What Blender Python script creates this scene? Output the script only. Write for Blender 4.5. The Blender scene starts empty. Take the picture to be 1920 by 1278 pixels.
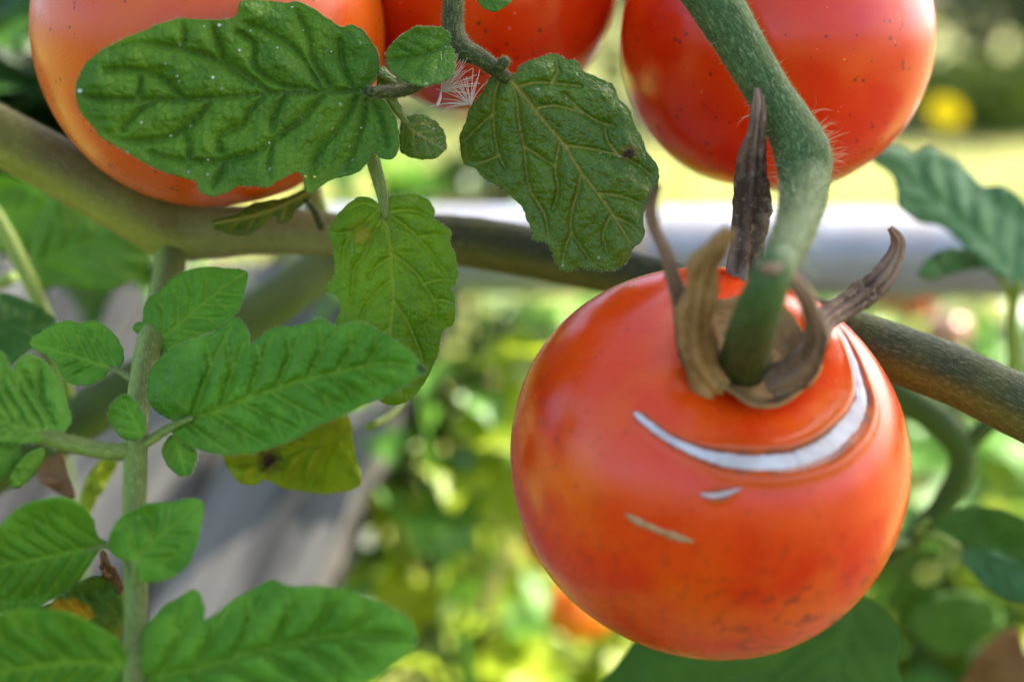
import bpy, math, random
import numpy as np
from mathutils import Vector, Matrix, noise as mnoise
from mathutils.geometry import delaunay_2d_cdt
from mathutils.bvhtree import BVHTree

R = math.radians
scene = bpy.context.scene
col = scene.collection
rng = np.random.default_rng(7)
random.seed(7)

# ------------------------------------------------------------------ camera
CAM = Vector((0.0, 0.0, 0.90))
PITCH = R(-14.0)
FPX = 2667.0                                   # focal length in pixels of the 1920 px wide frame
RIGHT = Vector((1, 0, 0))
FWD = Vector((0, math.cos(PITCH), math.sin(PITCH)))
UP = Vector((0, -math.sin(PITCH), math.cos(PITCH)))
cam = bpy.data.cameras.new('camera')
cam_o = bpy.data.objects.new('camera', cam)
col.objects.link(cam_o)
cam_o.location = CAM
cam_o.rotation_euler = (R(90) + PITCH, 0, 0)
cam.sensor_width = 36.0
cam.lens = 36.0 * FPX / 1920.0
cam.clip_start = 0.005
cam.clip_end = 400
cam.dof.use_dof = True
cam.dof.focus_distance = 0.2600
cam.dof.aperture_fstop = 6.9
cam.dof.aperture_blades = 0
scene.camera = cam_o

# ------------------------------------------------------------------ sky and sun
SUN_EL, SUN_AZ = R(44), R(60)                  # azimuth from +Y towards +X
SUN = Vector((math.sin(SUN_AZ) * math.cos(SUN_EL), math.cos(SUN_AZ) * math.cos(SUN_EL), math.sin(SUN_EL)))
world = bpy.data.worlds.new('World')
scene.world = world
world.use_nodes = True
wn = world.node_tree
bg = wn.nodes['Background']
sky = wn.nodes.new('ShaderNodeTexSky')
sky.sky_type = 'NISHITA'
sky.sun_disc = False
sky.sun_elevation = SUN_EL
sky.sun_rotation = SUN_AZ
sky.air_density = 0.7
sky.dust_density = 3.5
sky.ozone_density = 1.0
wn.links.new(sky.outputs[0], bg.inputs[0])
bg.inputs[1].default_value = 0.15
sl = bpy.data.lights.new('sun', 'SUN')
sl.energy = 5.0
sl.angle = R(0.5)
sl.color = (1.0, 0.94, 0.84)
so = bpy.data.objects.new('sun', sl)
col.objects.link(so)
so.rotation_euler = SUN.to_track_quat('Z', 'Y').to_euler()
so.location = (3, 2, 6)

vs = scene.view_settings
vs.view_transform = 'Standard'
vs.look = 'None'
vs.gamma = 1.0
vs.use_curve_mapping = False
vs.exposure = 2.3
scene.cycles.use_denoising = True
scene.cycles.max_bounces = 10
scene.cycles.transparent_max_bounces = 8
scene.cycles.sample_clamp_indirect = 6
scene.cycles.blur_glossy = 0.5

# ------------------------------------------------------------------ helpers
CAMN = np.array(CAM); RN = np.array(RIGHT); UN = np.array(UP); FN = np.array(FWD)

def at(px, py, d):
    """point seen at photo pixel (px, py), d metres in front of the lens plane"""
    return CAM + RIGHT * ((px - 960) / FPX * d) + UP * ((639 - py) / FPX * d) + FWD * d

def atn(px, py, d):
    px = np.asarray(px, float); py = np.asarray(py, float); d = np.asarray(d, float) + 0 * px
    return CAMN + np.outer((px - 960) / FPX * d, RN) + np.outer((639 - py) / FPX * d, UN) + np.outer(d, FN)

def Z(x0, y0, s, pts):
    return [(x0 + x / s, y0 + y / s) for x, y in pts]

def ZA(p): return Z(130, 0, 2.63, p)
def ZB(p): return Z(560, 0, 2.367, p)
def ZC(p): return Z(560, 360, 2.904, p)
def ZD(p): return Z(0, 400, 2.6625, p)
def ZE(p): return Z(0, 800, 2.673, p)
def ZF(p): return Z(0, 880, 3.212, p)
def ZG(p): return Z(700, 0, 4.26, p)
def ZH(p): return Z(600, 780, 2.566, p)
def ZI(p): return Z(1600, 250, 2.131, p)
def ZJ(p): return Z(1500, 780, 2.567, p)
def ZK(p): return Z(0, 0, 2.6625, p)
def ZL(p): return Z(1180, 140, 2.061, p)

def tag(o, label=None, cat=None, group=None, kind=None):
    if label: o['label'] = label
    if cat: o['category'] = cat
    if group: o['group'] = group
    if kind: o['kind'] = kind
    return o

def empty(name, loc, label=None, cat=None, group=None):
    o = bpy.data.objects.new(name, None)
    o.empty_display_size = 0.01
    col.objects.link(o)
    o.location = loc
    return tag(o, label, cat, group)

ORIGIN = {}
def origin_of(parent):
    return ORIGIN.get(parent.name, np.array(parent.location)) if parent else np.zeros(3)

def obj(name, V, F, mat, parent=None, attrs=None, smooth=True, kind=None, thick=0.0, loc=None):
    """one mesh object from world-space vertices, kept local to its thing's origin"""
    V = np.asarray(V, float)
    org = origin_of(parent) if parent else (np.array(loc) if loc is not None else np.zeros(3))
    me = bpy.data.meshes.new(name)
    F = [tuple(int(i) for i in f) for f in F]
    me.from_pydata((V - org).tolist(), [], F)
    if attrs:
        for k, a in attrs.items():
            a = np.asarray(a, float)
            if a.ndim == 1:
                at_ = me.attributes.new(k, 'FLOAT', 'POINT')
                at_.data.foreach_set('value', a.astype(np.float32))
            else:
                at_ = me.attributes.new(k, 'FLOAT_VECTOR', 'POINT')
                at_.data.foreach_set('vector', a.astype(np.float32).ravel())
    if smooth:
        me.polygons.foreach_set('use_smooth', [True] * len(me.polygons))
    me.materials.append(mat)
    me.update()
    o = bpy.data.objects.new(name, me)
    col.objects.link(o)
    if parent:
        o.parent = parent
        ORIGIN[o.name] = org
    elif loc is not None:
        o.location = loc
        ORIGIN[o.name] = org
    if thick:
        m = o.modifiers.new('thickness', 'SOLIDIFY')
        m.thickness = thick
        m.offset = -1
    if kind: o['kind'] = kind
    return o

def hash2(ix, iy, seed):
    h = (ix.astype(np.int64) * 374761393 + iy.astype(np.int64) * 668265263 + seed * 1274126177) & 0x7fffffff
    h = ((h ^ (h >> 13)) * 1274126177) & 0x7fffffff
    return ((h ^ (h >> 16)) & 0xffff) / 65535.0

def vnoise(x, y, seed=0):
    x = np.asarray(x, float); y = np.asarray(y, float)
    ix = np.floor(x); iy = np.floor(y)
    fx = x - ix; fy = y - iy
    fx = fx * fx * (3 - 2 * fx); fy = fy * fy * (3 - 2 * fy)
    a = hash2(ix, iy, seed); b = hash2(ix + 1, iy, seed)
    c = hash2(ix, iy + 1, seed); d = hash2(ix + 1, iy + 1, seed)
    return (a * (1 - fx) + b * fx) * (1 - fy) + (c * (1 - fx) + d * fx) * fy - 0.5

def catmull(P, n_per, closed=False):
    P = np.asarray(P, float)
    n = len(P)
    out = []
    rngi = range(n if closed else n - 1)
    for i in rngi:
        if closed:
            p0, p1, p2, p3 = P[(i - 1) % n], P[i], P[(i + 1) % n], P[(i + 2) % n]
        else:
            p0, p1, p2, p3 = P[max(i - 1, 0)], P[i], P[i + 1], P[min(i + 2, n - 1)]
        for k in range(n_per):
            t = k / n_per
            out.append(0.5 * ((2 * p1) + (-p0 + p2) * t + (2 * p0 - 5 * p1 + 4 * p2 - p3) * t * t + (-p0 + 3 * p1 - 3 * p2 + p3) * t ** 3))
    if not closed:
        out.append(P[-1])
    return np.array(out)

def resample(P, step, closed=False):
    P = np.asarray(P, float)
    if closed: P = np.vstack([P, P[:1]])
    d = np.r_[0, np.cumsum(np.linalg.norm(np.diff(P, axis=0), axis=1))]
    n = max(3, int(d[-1] / step))
    t = np.linspace(0, d[-1], n + 1)
    Q = np.stack([np.interp(t, d, P[:, k]) for k in range(P.shape[1])], 1)
    return Q[:-1] if closed else Q

def inside(poly, x, y):
    x = np.asarray(x); y = np.asarray(y)
    r = np.zeros(x.shape, bool)
    n = len(poly)
    x2, y2 = poly[-1]
    for i in range(n):
        x1, y1 = poly[i]
        if y1 != y2:
            c = ((y1 > y) != (y2 > y)) & (x < (x2 - x1) * (y - y1) / (y2 - y1) + x1)
            r ^= c
        x2, y2 = x1, y1
    return r

def seg_dist(P, L):
    """distance of each 2-D or 3-D point to a polyline, and the arc position 0..1 of the nearest point"""
    P = np.asarray(P, float); L = np.asarray(L, float)
    best = np.full(len(P), 1e9); pos = np.zeros(len(P)); side = np.zeros(len(P))
    lens = np.linalg.norm(np.diff(L, axis=0), axis=1)
    cum = np.r_[0, np.cumsum(lens)]
    for i in range(len(L) - 1):
        a = L[i]; ab = L[i + 1] - a
        t = np.clip(((P - a) @ ab) / max(ab @ ab, 1e-12), 0, 1)
        q = P - (a + t[:, None] * ab)
        d = np.linalg.norm(q, axis=1)
        m = d < best
        best[m] = d[m]
        pos[m] = (cum[i] + t[m] * lens[i]) / cum[-1]
        if P.shape[1] == 2:
            side[m] = (ab[0] * (P[m, 1] - a[1]) - ab[1] * (P[m, 0] - a[0]))
    return best, pos, np.sign(side)

# ------------------------------------------------------------------ materials
def new_mat(name):
    m = bpy.data.materials.new(name)
    m.use_nodes = True
    nt = m.node_tree
    for n in list(nt.nodes): nt.nodes.remove(n)
    out = nt.nodes.new('ShaderNodeOutputMaterial')
    return m, nt, out

class NT:
    def __init__(self, nt): self.nt = nt
    def n(self, t, **kw):
        nd = self.nt.nodes.new(t)
        for k, v in kw.items(): setattr(nd, k, v)
        return nd
    def l(self, a, b): self.nt.links.new(a, b)
    def inp(self, nd, k, v):
        if hasattr(v, 'is_output'): self.l(v, nd.inputs[k])
        else: nd.inputs[k].default_value = v
    def coord(self, kind='Object'):
        return self.n('ShaderNodeTexCoord').outputs[kind]
    def noise(self, scale, detail=3, rough=0.55, vec=None, dist=0.0):
        nd = self.n('ShaderNodeTexNoise')
        nd.inputs['Scale'].default_value = scale; nd.inputs['Detail'].default_value = detail
        nd.inputs['Roughness'].default_value = rough; nd.inputs['Distortion'].default_value = dist
        self.l(vec if vec is not None else self.coord(), nd.inputs['Vector'])
        return nd.outputs['Fac']
    def voro(self, scale, vec=None, feature='F1', rnd=1.0):
        nd = self.n('ShaderNodeTexVoronoi', feature=feature)
        nd.inputs['Scale'].default_value = scale
        nd.inputs['Randomness'].default_value = rnd
        self.l(vec if vec is not None else self.coord(), nd.inputs['Vector'])
        return nd
    def math(self, op, a, b=0.0, clamp=False):
        nd = self.n('ShaderNodeMath', operation=op, use_clamp=clamp)
        self.inp(nd, 0, a); self.inp(nd, 1, b)
        return nd.outputs[0]
    def ramp(self, fac, a, b, lo=0.0, hi=1.0):
        nd = self.n('ShaderNodeMapRange', interpolation_type='SMOOTHSTEP')
        self.inp(nd, 0, fac); nd.inputs[1].default_value = a; nd.inputs[2].default_value = b
        nd.inputs[3].default_value = lo; nd.inputs[4].default_value = hi
        return nd.outputs[0]
    def mix(self, fac, a, b, blend='MIX'):
        nd = self.n('ShaderNodeMix', data_type='RGBA', blend_type=blend)
        self.inp(nd, 0, fac)
        for k, v in ((6, a), (7, b)):
            if hasattr(v, 'is_output'): self.l(v, nd.inputs[k])
            else: nd.inputs[k].default_value = (*v, 1) if len(v) == 3 else v
        return nd.outputs[2]
    def attr(self, name, out='Fac'):
        return self.n('ShaderNodeAttribute', attribute_name=name).outputs[out]
    def bump(self, h, strength=0.3, dist=0.0005, normal=None):
        nd = self.n('ShaderNodeBump')
        nd.inputs['Strength'].default_value = strength; nd.inputs['Distance'].default_value = dist
        self.l(h, nd.inputs['Height'])
        if normal is not None: self.l(normal, nd.inputs['Normal'])
        return nd.outputs[0]
    def principled(self, **kw):
        nd = self.n('ShaderNodeBsdfPrincipled')
        for k, v in kw.items():
            k = k.replace('_', ' ')
            if not hasattr(v, 'is_output') and isinstance(v, tuple) and len(v) == 3 and 'Radius' not in k: v = (*v, 1)
            self.inp(nd, k, v)
        return nd

def leaf_mat(name, dark, light, vein, transl=0.3, tcol=None, vein_s=0.6, patch=None, patch_amt=0.0, spots=0.0, rough=0.5, sheen=0.25, scale=1.0, brown=None, spec=0.20):
    m, nt, out = new_mat(name)
    g = NT(nt)
    n1 = g.noise(90 * scale, 3)
    n2 = g.noise(900 * scale, 2)
    c = g.mix(g.ramp(n1, 0.35, 0.68), dark, light)
    c = g.mix(g.ramp(n2, 0.35, 0.7), c, g.mix(0.35, c, light))
    cell = g.voro(800 * scale, feature='DISTANCE_TO_EDGE').outputs['Distance']
    c = g.mix(g.ramp(cell, 0.0, 0.12, 0.09, 0.0), c, vein)
    if patch is not None:
        pn = g.noise(110 * scale, 2, vec=None)
        c = g.mix(g.math('MULTIPLY', g.ramp(pn, 0.55, 0.75), patch_amt), c, patch)
    c = g.mix(g.math('MULTIPLY', g.attr('vein'), vein_s), c, vein)
    if brown is not None:
        c = g.mix(g.ramp(g.attr('spot'), 0.1, 0.45), c, brown[0])
        c = g.mix(g.ramp(g.attr('spot'), 0.5, 0.75), c, brown[1])
    if spots:
        v = g.voro(330 * scale)
        dots = g.math('LESS_THAN', v.outputs['Distance'], 0.11)
        pick = g.math('GREATER_THAN', v.outputs['Color'], 0.6)
        c = g.mix(g.math('MULTIPLY', g.math('MULTIPLY', dots, pick), spots), c, (0.55, 0.6, 0.5))
    h = g.math('ADD', g.math('MULTIPLY', g.noise(2600 * scale, 2), 0.5), g.math('MULTIPLY', g.ramp(cell, 0, 0.25), 0.6))
    nrm = g.bump(h, 0.7, 0.00022 / scale)
    p = g.principled(Base_Color=c, Roughness=g.ramp(n2, 0.3, 0.7, rough - 0.06, rough + 0.1), Normal=nrm)
    p.inputs['Specular IOR Level'].default_value = spec
    p.inputs['Sheen Weight'].default_value = sheen * 0.35
    p.inputs['Sheen Roughness'].default_value = 0.4
    p.inputs['Sheen Tint'].default_value = (0.75, 0.95, 0.8, 1)
    t = g.n('ShaderNodeBsdfTranslucent')
    tc = tcol or tuple(min(1, x * 1.6) for x in light)
    g.l(g.mix(0.45, c, tc), t.inputs['Color'])
    mx = g.n('ShaderNodeMixShader')
    mx.inputs[0].default_value = transl
    g.l(p.outputs[0], mx.inputs[1]); g.l(t.outputs[0], mx.inputs[2])
    g.l(mx.outputs[0], out.inputs[0])
    return m

def stem_mat(name, c1, c2, c3, rough=0.6, sheen=0.5, tint=(0.8, 0.9, 0.8), streak=1.0, tones=()):
    """stem skin: c1 with c2 patches and c3 blush, fine hair grain running along the stem"""
    m, nt, out = new_mat(name)
    g = NT(nt)
    sv = g.attr('stem', 'Vector')
    mp = g.n('ShaderNodeMapping'); mp.inputs['Scale'].default_value = (1, 1, 0.28)
    g.l(sv, mp.inputs[0])
    fine = g.noise(2600, 3, 0.6, mp.outputs[0])
    mp2 = g.n('ShaderNodeMapping'); mp2.inputs['Scale'].default_value = (1, 1, 0.12)
    g.l(sv, mp2.inputs[0])
    mid = g.noise(420, 3, 0.6, mp2.outputs[0])
    big = g.noise(70, 2, 0.5)
    c = g.mix(g.ramp(mid, 0.35, 0.7), c1, c2)
    bl = g.math('MULTIPLY', g.ramp(g.attr('blush'), 0.35, 0.95), g.ramp(big, 0.25, 0.6, 0.6, 1.0))
    c = g.mix(bl, c, c3)
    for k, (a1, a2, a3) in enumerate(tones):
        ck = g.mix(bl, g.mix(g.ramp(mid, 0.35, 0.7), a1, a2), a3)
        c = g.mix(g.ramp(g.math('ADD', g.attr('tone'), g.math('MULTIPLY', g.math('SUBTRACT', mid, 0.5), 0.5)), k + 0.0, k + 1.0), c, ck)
    lightc = g.mix(0.5, c, tint)
    c = g.mix(g.ramp(fine, 0.5, 0.72, 0, 0.55 * streak), c, lightc)
    c = g.mix(g.ramp(fine, 0.5, 0.3, 0, 0.6 * streak), c, g.mix(0.65, c, (0.01, 0.015, 0.005)))
    nrm = g.bump(fine, 0.6, 0.0003)
    p = g.principled(Base_Color=c, Roughness=rough, Normal=nrm)
    p.inputs['Specular IOR Level'].default_value = 0.25
    p.inputs['Sheen Weight'].default_value = sheen
    p.inputs['Sheen Roughness'].default_value = 0.35
    p.inputs['Sheen Tint'].default_value = (*tint, 1)
    g.l(p.outputs[0], out.inputs[0])
    return m

def hair_mat(name, c, tr=0.4):
    m, nt, out = new_mat(name)
    g = NT(nt)
    d = g.n('ShaderNodeBsdfDiffuse'); d.inputs[0].default_value = (*c, 1)
    t = g.n('ShaderNodeBsdfTranslucent'); t.inputs[0].default_value = (*c, 1)
    mx = g.n('ShaderNodeMixShader'); mx.inputs[0].default_value = tr
    g.l(d.outputs[0], mx.inputs[1]); g.l(t.outputs[0], mx.inputs[2]); g.l(mx.outputs[0], out.inputs[0])
    return m

def plain_mat(name, c1, c2, scale=60, rough=0.6, bump=0.3, bdist=0.001, transl=0.0, spec=0.3):
    m, nt, out = new_mat(name)
    g = NT(nt)
    n = g.noise(scale, 4)
    c = g.mix(g.ramp(n, 0.35, 0.65), c1, c2)
    p = g.principled(Base_Color=c, Roughness=rough, Normal=g.bump(g.noise(scale * 4, 3), bump, bdist))
    p.inputs['Specular IOR Level'].default_value = spec
    if transl:
        t = g.n('ShaderNodeBsdfTranslucent'); g.l(c, t.inputs[0])
        mx = g.n('ShaderNodeMixShader'); mx.inputs[0].default_value = transl
        g.l(p.outputs[0], mx.inputs[1]); g.l(t.outputs[0], mx.inputs[2]); g.l(mx.outputs[0], out.inputs[0])
    else:
        g.l(p.outputs[0], out.inputs[0])
    return m

def tomato_mat(name, base, deep, orange, orange_amt=0.5, dots=1.0, rough=0.32, blotch=0.0, seed=0.0, sss=0.25, sss_scale=0.004):
    m, nt, out = new_mat(name)
    g = NT(nt)
    mp = g.n('ShaderNodeMapping'); mp.inputs['Location'].default_value = (seed, seed * 0.7, -seed)
    g.l(g.coord(), mp.inputs[0]); vec = mp.outputs[0]
    big = g.noise(38, 2, 0.5, vec)
    mid = g.noise(150, 3, 0.6, vec)
    c = g.mix(g.ramp(big, 0.38, 0.62), base, deep)
    c = g.mix(g.math('MULTIPLY', g.ramp(g.noise(55, 2, 0.5, vec), 0.45, 0.7), orange_amt), c, orange)
    c = g.mix(g.ramp(mid, 0.4, 0.75, 0, 0.18), c, orange)
    c = g.mix(g.ramp(g.noise(1500, 2, 0.6, vec), 0.45, 0.75, 0, 0.10), c, orange)
    # pin-prick dots
    v = g.voro(420, vec)
    size = g.noise(260, 1, 0.5, vec)
    d1 = g.math('LESS_THAN', v.outputs['Distance'], g.ramp(size, 0.38, 0.62, 0.0, 0.21))
    c = g.mix(g.math('MULTIPLY', d1, 0.75 * dots), c, (0.10, 0.012, 0.006))
    v2 = g.voro(520, vec)
    d2 = g.math('LESS_THAN', v2.outputs['Distance'], g.ramp(g.noise(210, 1, 0.5, vec), 0.5, 0.7, 0.0, 0.13))
    c = g.mix(g.math('MULTIPLY', d2, 0.6 * dots), c, (0.75, 0.30, 0.16))
    if blotch:
        bl = g.math('MULTIPLY', g.ramp(g.noise(420, 3, 0.6, vec), 0.54, 0.62), g.math('MULTIPLY', g.attr('blotch'), g.ramp(g.noise(90, 2, 0.5, vec), 0.32, 0.52)))
        c = g.mix(g.math('MULTIPLY', bl, blotch), c, (0.11, 0.018, 0.012))
        c = g.mix(g.ramp(g.attr('rim'), 0.0, 1.0, 0, 0.75), c, (0.36, 0.10, 0.006))
        c = g.mix(g.ramp(g.attr('lip'), 0.15, 0.9, 0, 0.8), c, (0.15, 0.055, 0.035))
    h = g.math('ADD', g.noise(1300, 3, 0.6, vec), g.math('MULTIPLY', d2, 0.8))
    nrm = g.bump(h, 0.08, 0.0004)
    p = g.principled(Base_Color=c, Roughness=g.ramp(mid, 0.3, 0.7, rough - 0.05, rough + 0.07), Normal=nrm)
    p.inputs['Subsurface Weight'].default_value = sss
    p.inputs['Subsurface Radius'].default_value = (1.0, 0.25, 0.1)
    p.inputs['Subsurface Scale'].default_value = sss_scale
    p.inputs['Specular IOR Level'].default_value = 0.36
    g.l(p.outputs[0], out.inputs[0])
    return m

# ------------------------------------------------------------------ shape builders
def tube(path, radii, seg=20, step=0.0015, rough=0.0, seed=0, blush_dir=None, caps=True):
    """path: world points, radii: metres. returns V, F, attrs"""
    path = np.asarray(path, float); radii = np.asarray(radii, float)
    S = catmull(np.c_[path, radii], 12)
    S = resample(S, step)
    P, r = S[:, :3], S[:, 3]
    T = np.gradient(P, axis=0); T /= np.linalg.norm(T, axis=1)[:, None]
    ref = np.array([0.0, 0.0, 1.0]) if abs(T[0][2]) < 0.8 else np.array([0.0, -1.0, 0.0])
    N = np.zeros_like(T)
    n = ref - (ref @ T[0]) * T[0]; n /= np.linalg.norm(n)
    for i in range(len(P)):
        n = n - (n @ T[i]) * T[i]; n /= np.linalg.norm(n)
        N[i] = n
    B = np.cross(T, N)
    arc = np.r_[0, np.cumsum(np.linalg.norm(np.diff(P, axis=0), axis=1))]
    ang = np.linspace(0, 2 * math.pi, seg, endpoint=False)
    ca, sa = np.cos(ang), np.sin(ang)
    rr = np.repeat(r[:, None], seg, 1)
    if rough:
        A = np.repeat(arc[:, None], seg, 1)
        rr = rr * (1 + rough * (vnoise(A * 260, np.tile(ang * 2.0, (len(P), 1)), seed) + 0.6 * vnoise(A * 700 + 9, np.tile(ang * 4, (len(P), 1)), seed + 3)))
    rr = rr * (1 + 0.012 * np.cos(5 * ang)[None, :] + 0.008 * np.cos(9 * ang + 1)[None, :])
    D = N[:, None, :] * ca[None, :, None] + B[:, None, :] * sa[None, :, None]
    V = (P[:, None, :] + D * rr[:, :, None]).reshape(-1, 3)
    stem = np.stack([np.repeat(r[:, None], seg, 1) * ca, np.repeat(r[:, None], seg, 1) * sa, np.repeat(arc[:, None], seg, 1)], -1).reshape(-1, 3)
    F = []
    for i in range(len(P) - 1):
        a = i * seg; b = a + seg
        for k in range(seg):
            k2 = (k + 1) % seg
            F.append((a + k, a + k2, b + k2, b + k))
    Nn = D.reshape(-1, 3)
    bd = np.array(blush_dir if blush_dir is not None else (0, 0, 1.0)); bd = bd / np.linalg.norm(bd)
    blush = np.clip(0.5 + 0.7 * (Nn @ bd), 0, 1)
    if caps:
        V = np.vstack([V, P[0], P[-1]]); stem = np.vstack([stem, stem[0], stem[-1]]); blush = np.r_[blush, 0, 0]
        Nn = np.vstack([Nn, -T[0], T[-1]])
        c0, c1 = len(V) - 2, len(V) - 1
        for k in range(seg):
            k2 = (k + 1) % seg
            F.append((c0, k2, k)); a = (len(P) - 1) * seg; F.append((c1, a + k, a + k2))
    return V, F, {'stem': stem, 'blush': blush}, Nn

def hairs(P, N, length, width, bend=0.3, rnd=0.5, segs=2, seed=1):
    """thin tapering curved hairs standing on points P along normals N -> V, F"""
    g = np.random.default_rng(seed)
    n = len(P)
    L = length * (1 + rnd * (g.random(n) * 2 - 1)) if np.isscalar(length) else np.asarray(length)
    side = g.normal(size=(n, 3)); side -= (side * N).sum(1)[:, None] * N
    side /= np.linalg.norm(side, axis=1)[:, None] + 1e-9
    wv = np.cross(N, side)
    d1 = N + side * bend * g.random((n, 1)); d1 /= np.linalg.norm(d1, axis=1)[:, None]
    d2 = N + side * bend * 2.5 * (0.5 + g.random((n, 1))) + np.array([0, 0, -0.25]); d2 /= np.linalg.norm(d2, axis=1)[:, None]
    a = P - wv * width / 2; b = P + wv * width / 2
    m = P + d1 * (L * 0.5)[:, None]
    m1 = m - wv * width * 0.35; m2 = m + wv * width * 0.35
    t = m + d2 * (L * 0.5)[:, None]
    V = np.stack([a, b, m2, m1, t], 1).reshape(-1, 3)
    F = []
    for i in range(n):
        k = i * 5
        F.append((k, k + 1, k + 2, k + 3)); F.append((k + 3, k + 2, k + 4))
    return V, F

def surf_samples(V, F, n, seed=0):
    g = np.random.default_rng(seed)
    T = []
    for f in F:
        T.append((f[0], f[1], f[2]))
        if len(f) == 4: T.append((f[0], f[2], f[3]))
    T = np.array(T); V = np.asarray(V)
    A, B, C = V[T[:, 0]], V[T[:, 1]], V[T[:, 2]]
    nn = np.cross(B - A, C - A); ar = np.linalg.norm(nn, axis=1)
    idx = g.choice(len(T), n, p=ar / ar.sum())
    u = g.random(n); v = g.random(n); m = u + v > 1; u[m] = 1 - u[m]; v[m] = 1 - v[m]
    P = A[idx] + u[:, None] * (B[idx] - A[idx]) + v[:, None] * (C[idx] - A[idx])
    return P, nn[idx] / (ar[idx][:, None] + 1e-15)

def px_m(d): return d / FPX

HAIR = hair_mat('fine_plant_hair', (0.42, 0.46, 0.28))
HAIRG = hair_mat('greenish_plant_hair', (0.24, 0.26, 0.11))

def stem(name, pts, mat, parent, seg=22, rough=0.03, seed=0, fuzz=0, fuzz_len=0.0006, fuzz_w=0.00007, blush_dir=None, step=0.0012):
    """pts: (px, py, depth, radius in px)"""
    path = [at(p[0], p[1], p[2]) for p in pts]
    rad = [p[3] * px_m(p[2]) for p in pts]
    V, F, A, N = tube(path, rad, seg, step, rough, seed, blush_dir)
    o = obj(name, V, F, mat, parent, A)
    if fuzz:
        P, Nn = surf_samples(V, F, fuzz, seed + 5)
        hv, hf = hairs(P, Nn, fuzz_len, fuzz_w, 0.5, 0.6, seed=seed)
        obj('hair', hv, hf, HAIRG, o, kind='stuff')
    return o, V, F

def auto_veins(poly, mid, n=6, ang=52, curve=0.9, start=0.06):
    mid = resample(catmull(mid, 10), 4)
    L = len(mid)
    veins = []
    for i in range(n):
        for sgn in (1, -1):
            t = start + (0.86 - start) * (i + (0.28 if sgn < 0 else 0)) / n
            k = min(int(t * (L - 1)), L - 2)
            tg = mid[min(k + 3, L - 1)] - mid[max(k - 3, 0)]
            a0 = math.atan2(tg[1], tg[0])
            a = a0 + sgn * R(ang * (1 - 0.25 * t))
            p = mid[k].copy(); path = [p.copy()]
            for s in range(200):
                a -= sgn * R(curve) * 0.35
                p = p + 4 * np.array([math.cos(a), math.sin(a)])
                if not inside(poly, np.array([p[0]]), np.array([p[1]]))[0]: break
                path.append(p.copy())
            if len(path) > 4:
                veins.append(np.array(path[:max(4, int(len(path) * 0.94))]))
                if len(path) > 14:                     # fork
                    q = len(path) // 2
                    p = path[q].copy(); d = path[q + 1] - path[q]
                    a2 = math.atan2(d[1], d[0]) + sgn * R(38); br = [p.copy()]
                    for s in range(60):
                        a2 -= sgn * R(0.6)
                        p = p + 4 * np.array([math.cos(a2), math.sin(a2)])
                        if not inside(poly, np.array([p[0]]), np.array([p[1]]))[0]: break
                        br.append(p.copy())
                    if len(br) > 4: veins.append(np.array(br[:max(4, int(len(br) * 0.85))]))
    return veins

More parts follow.
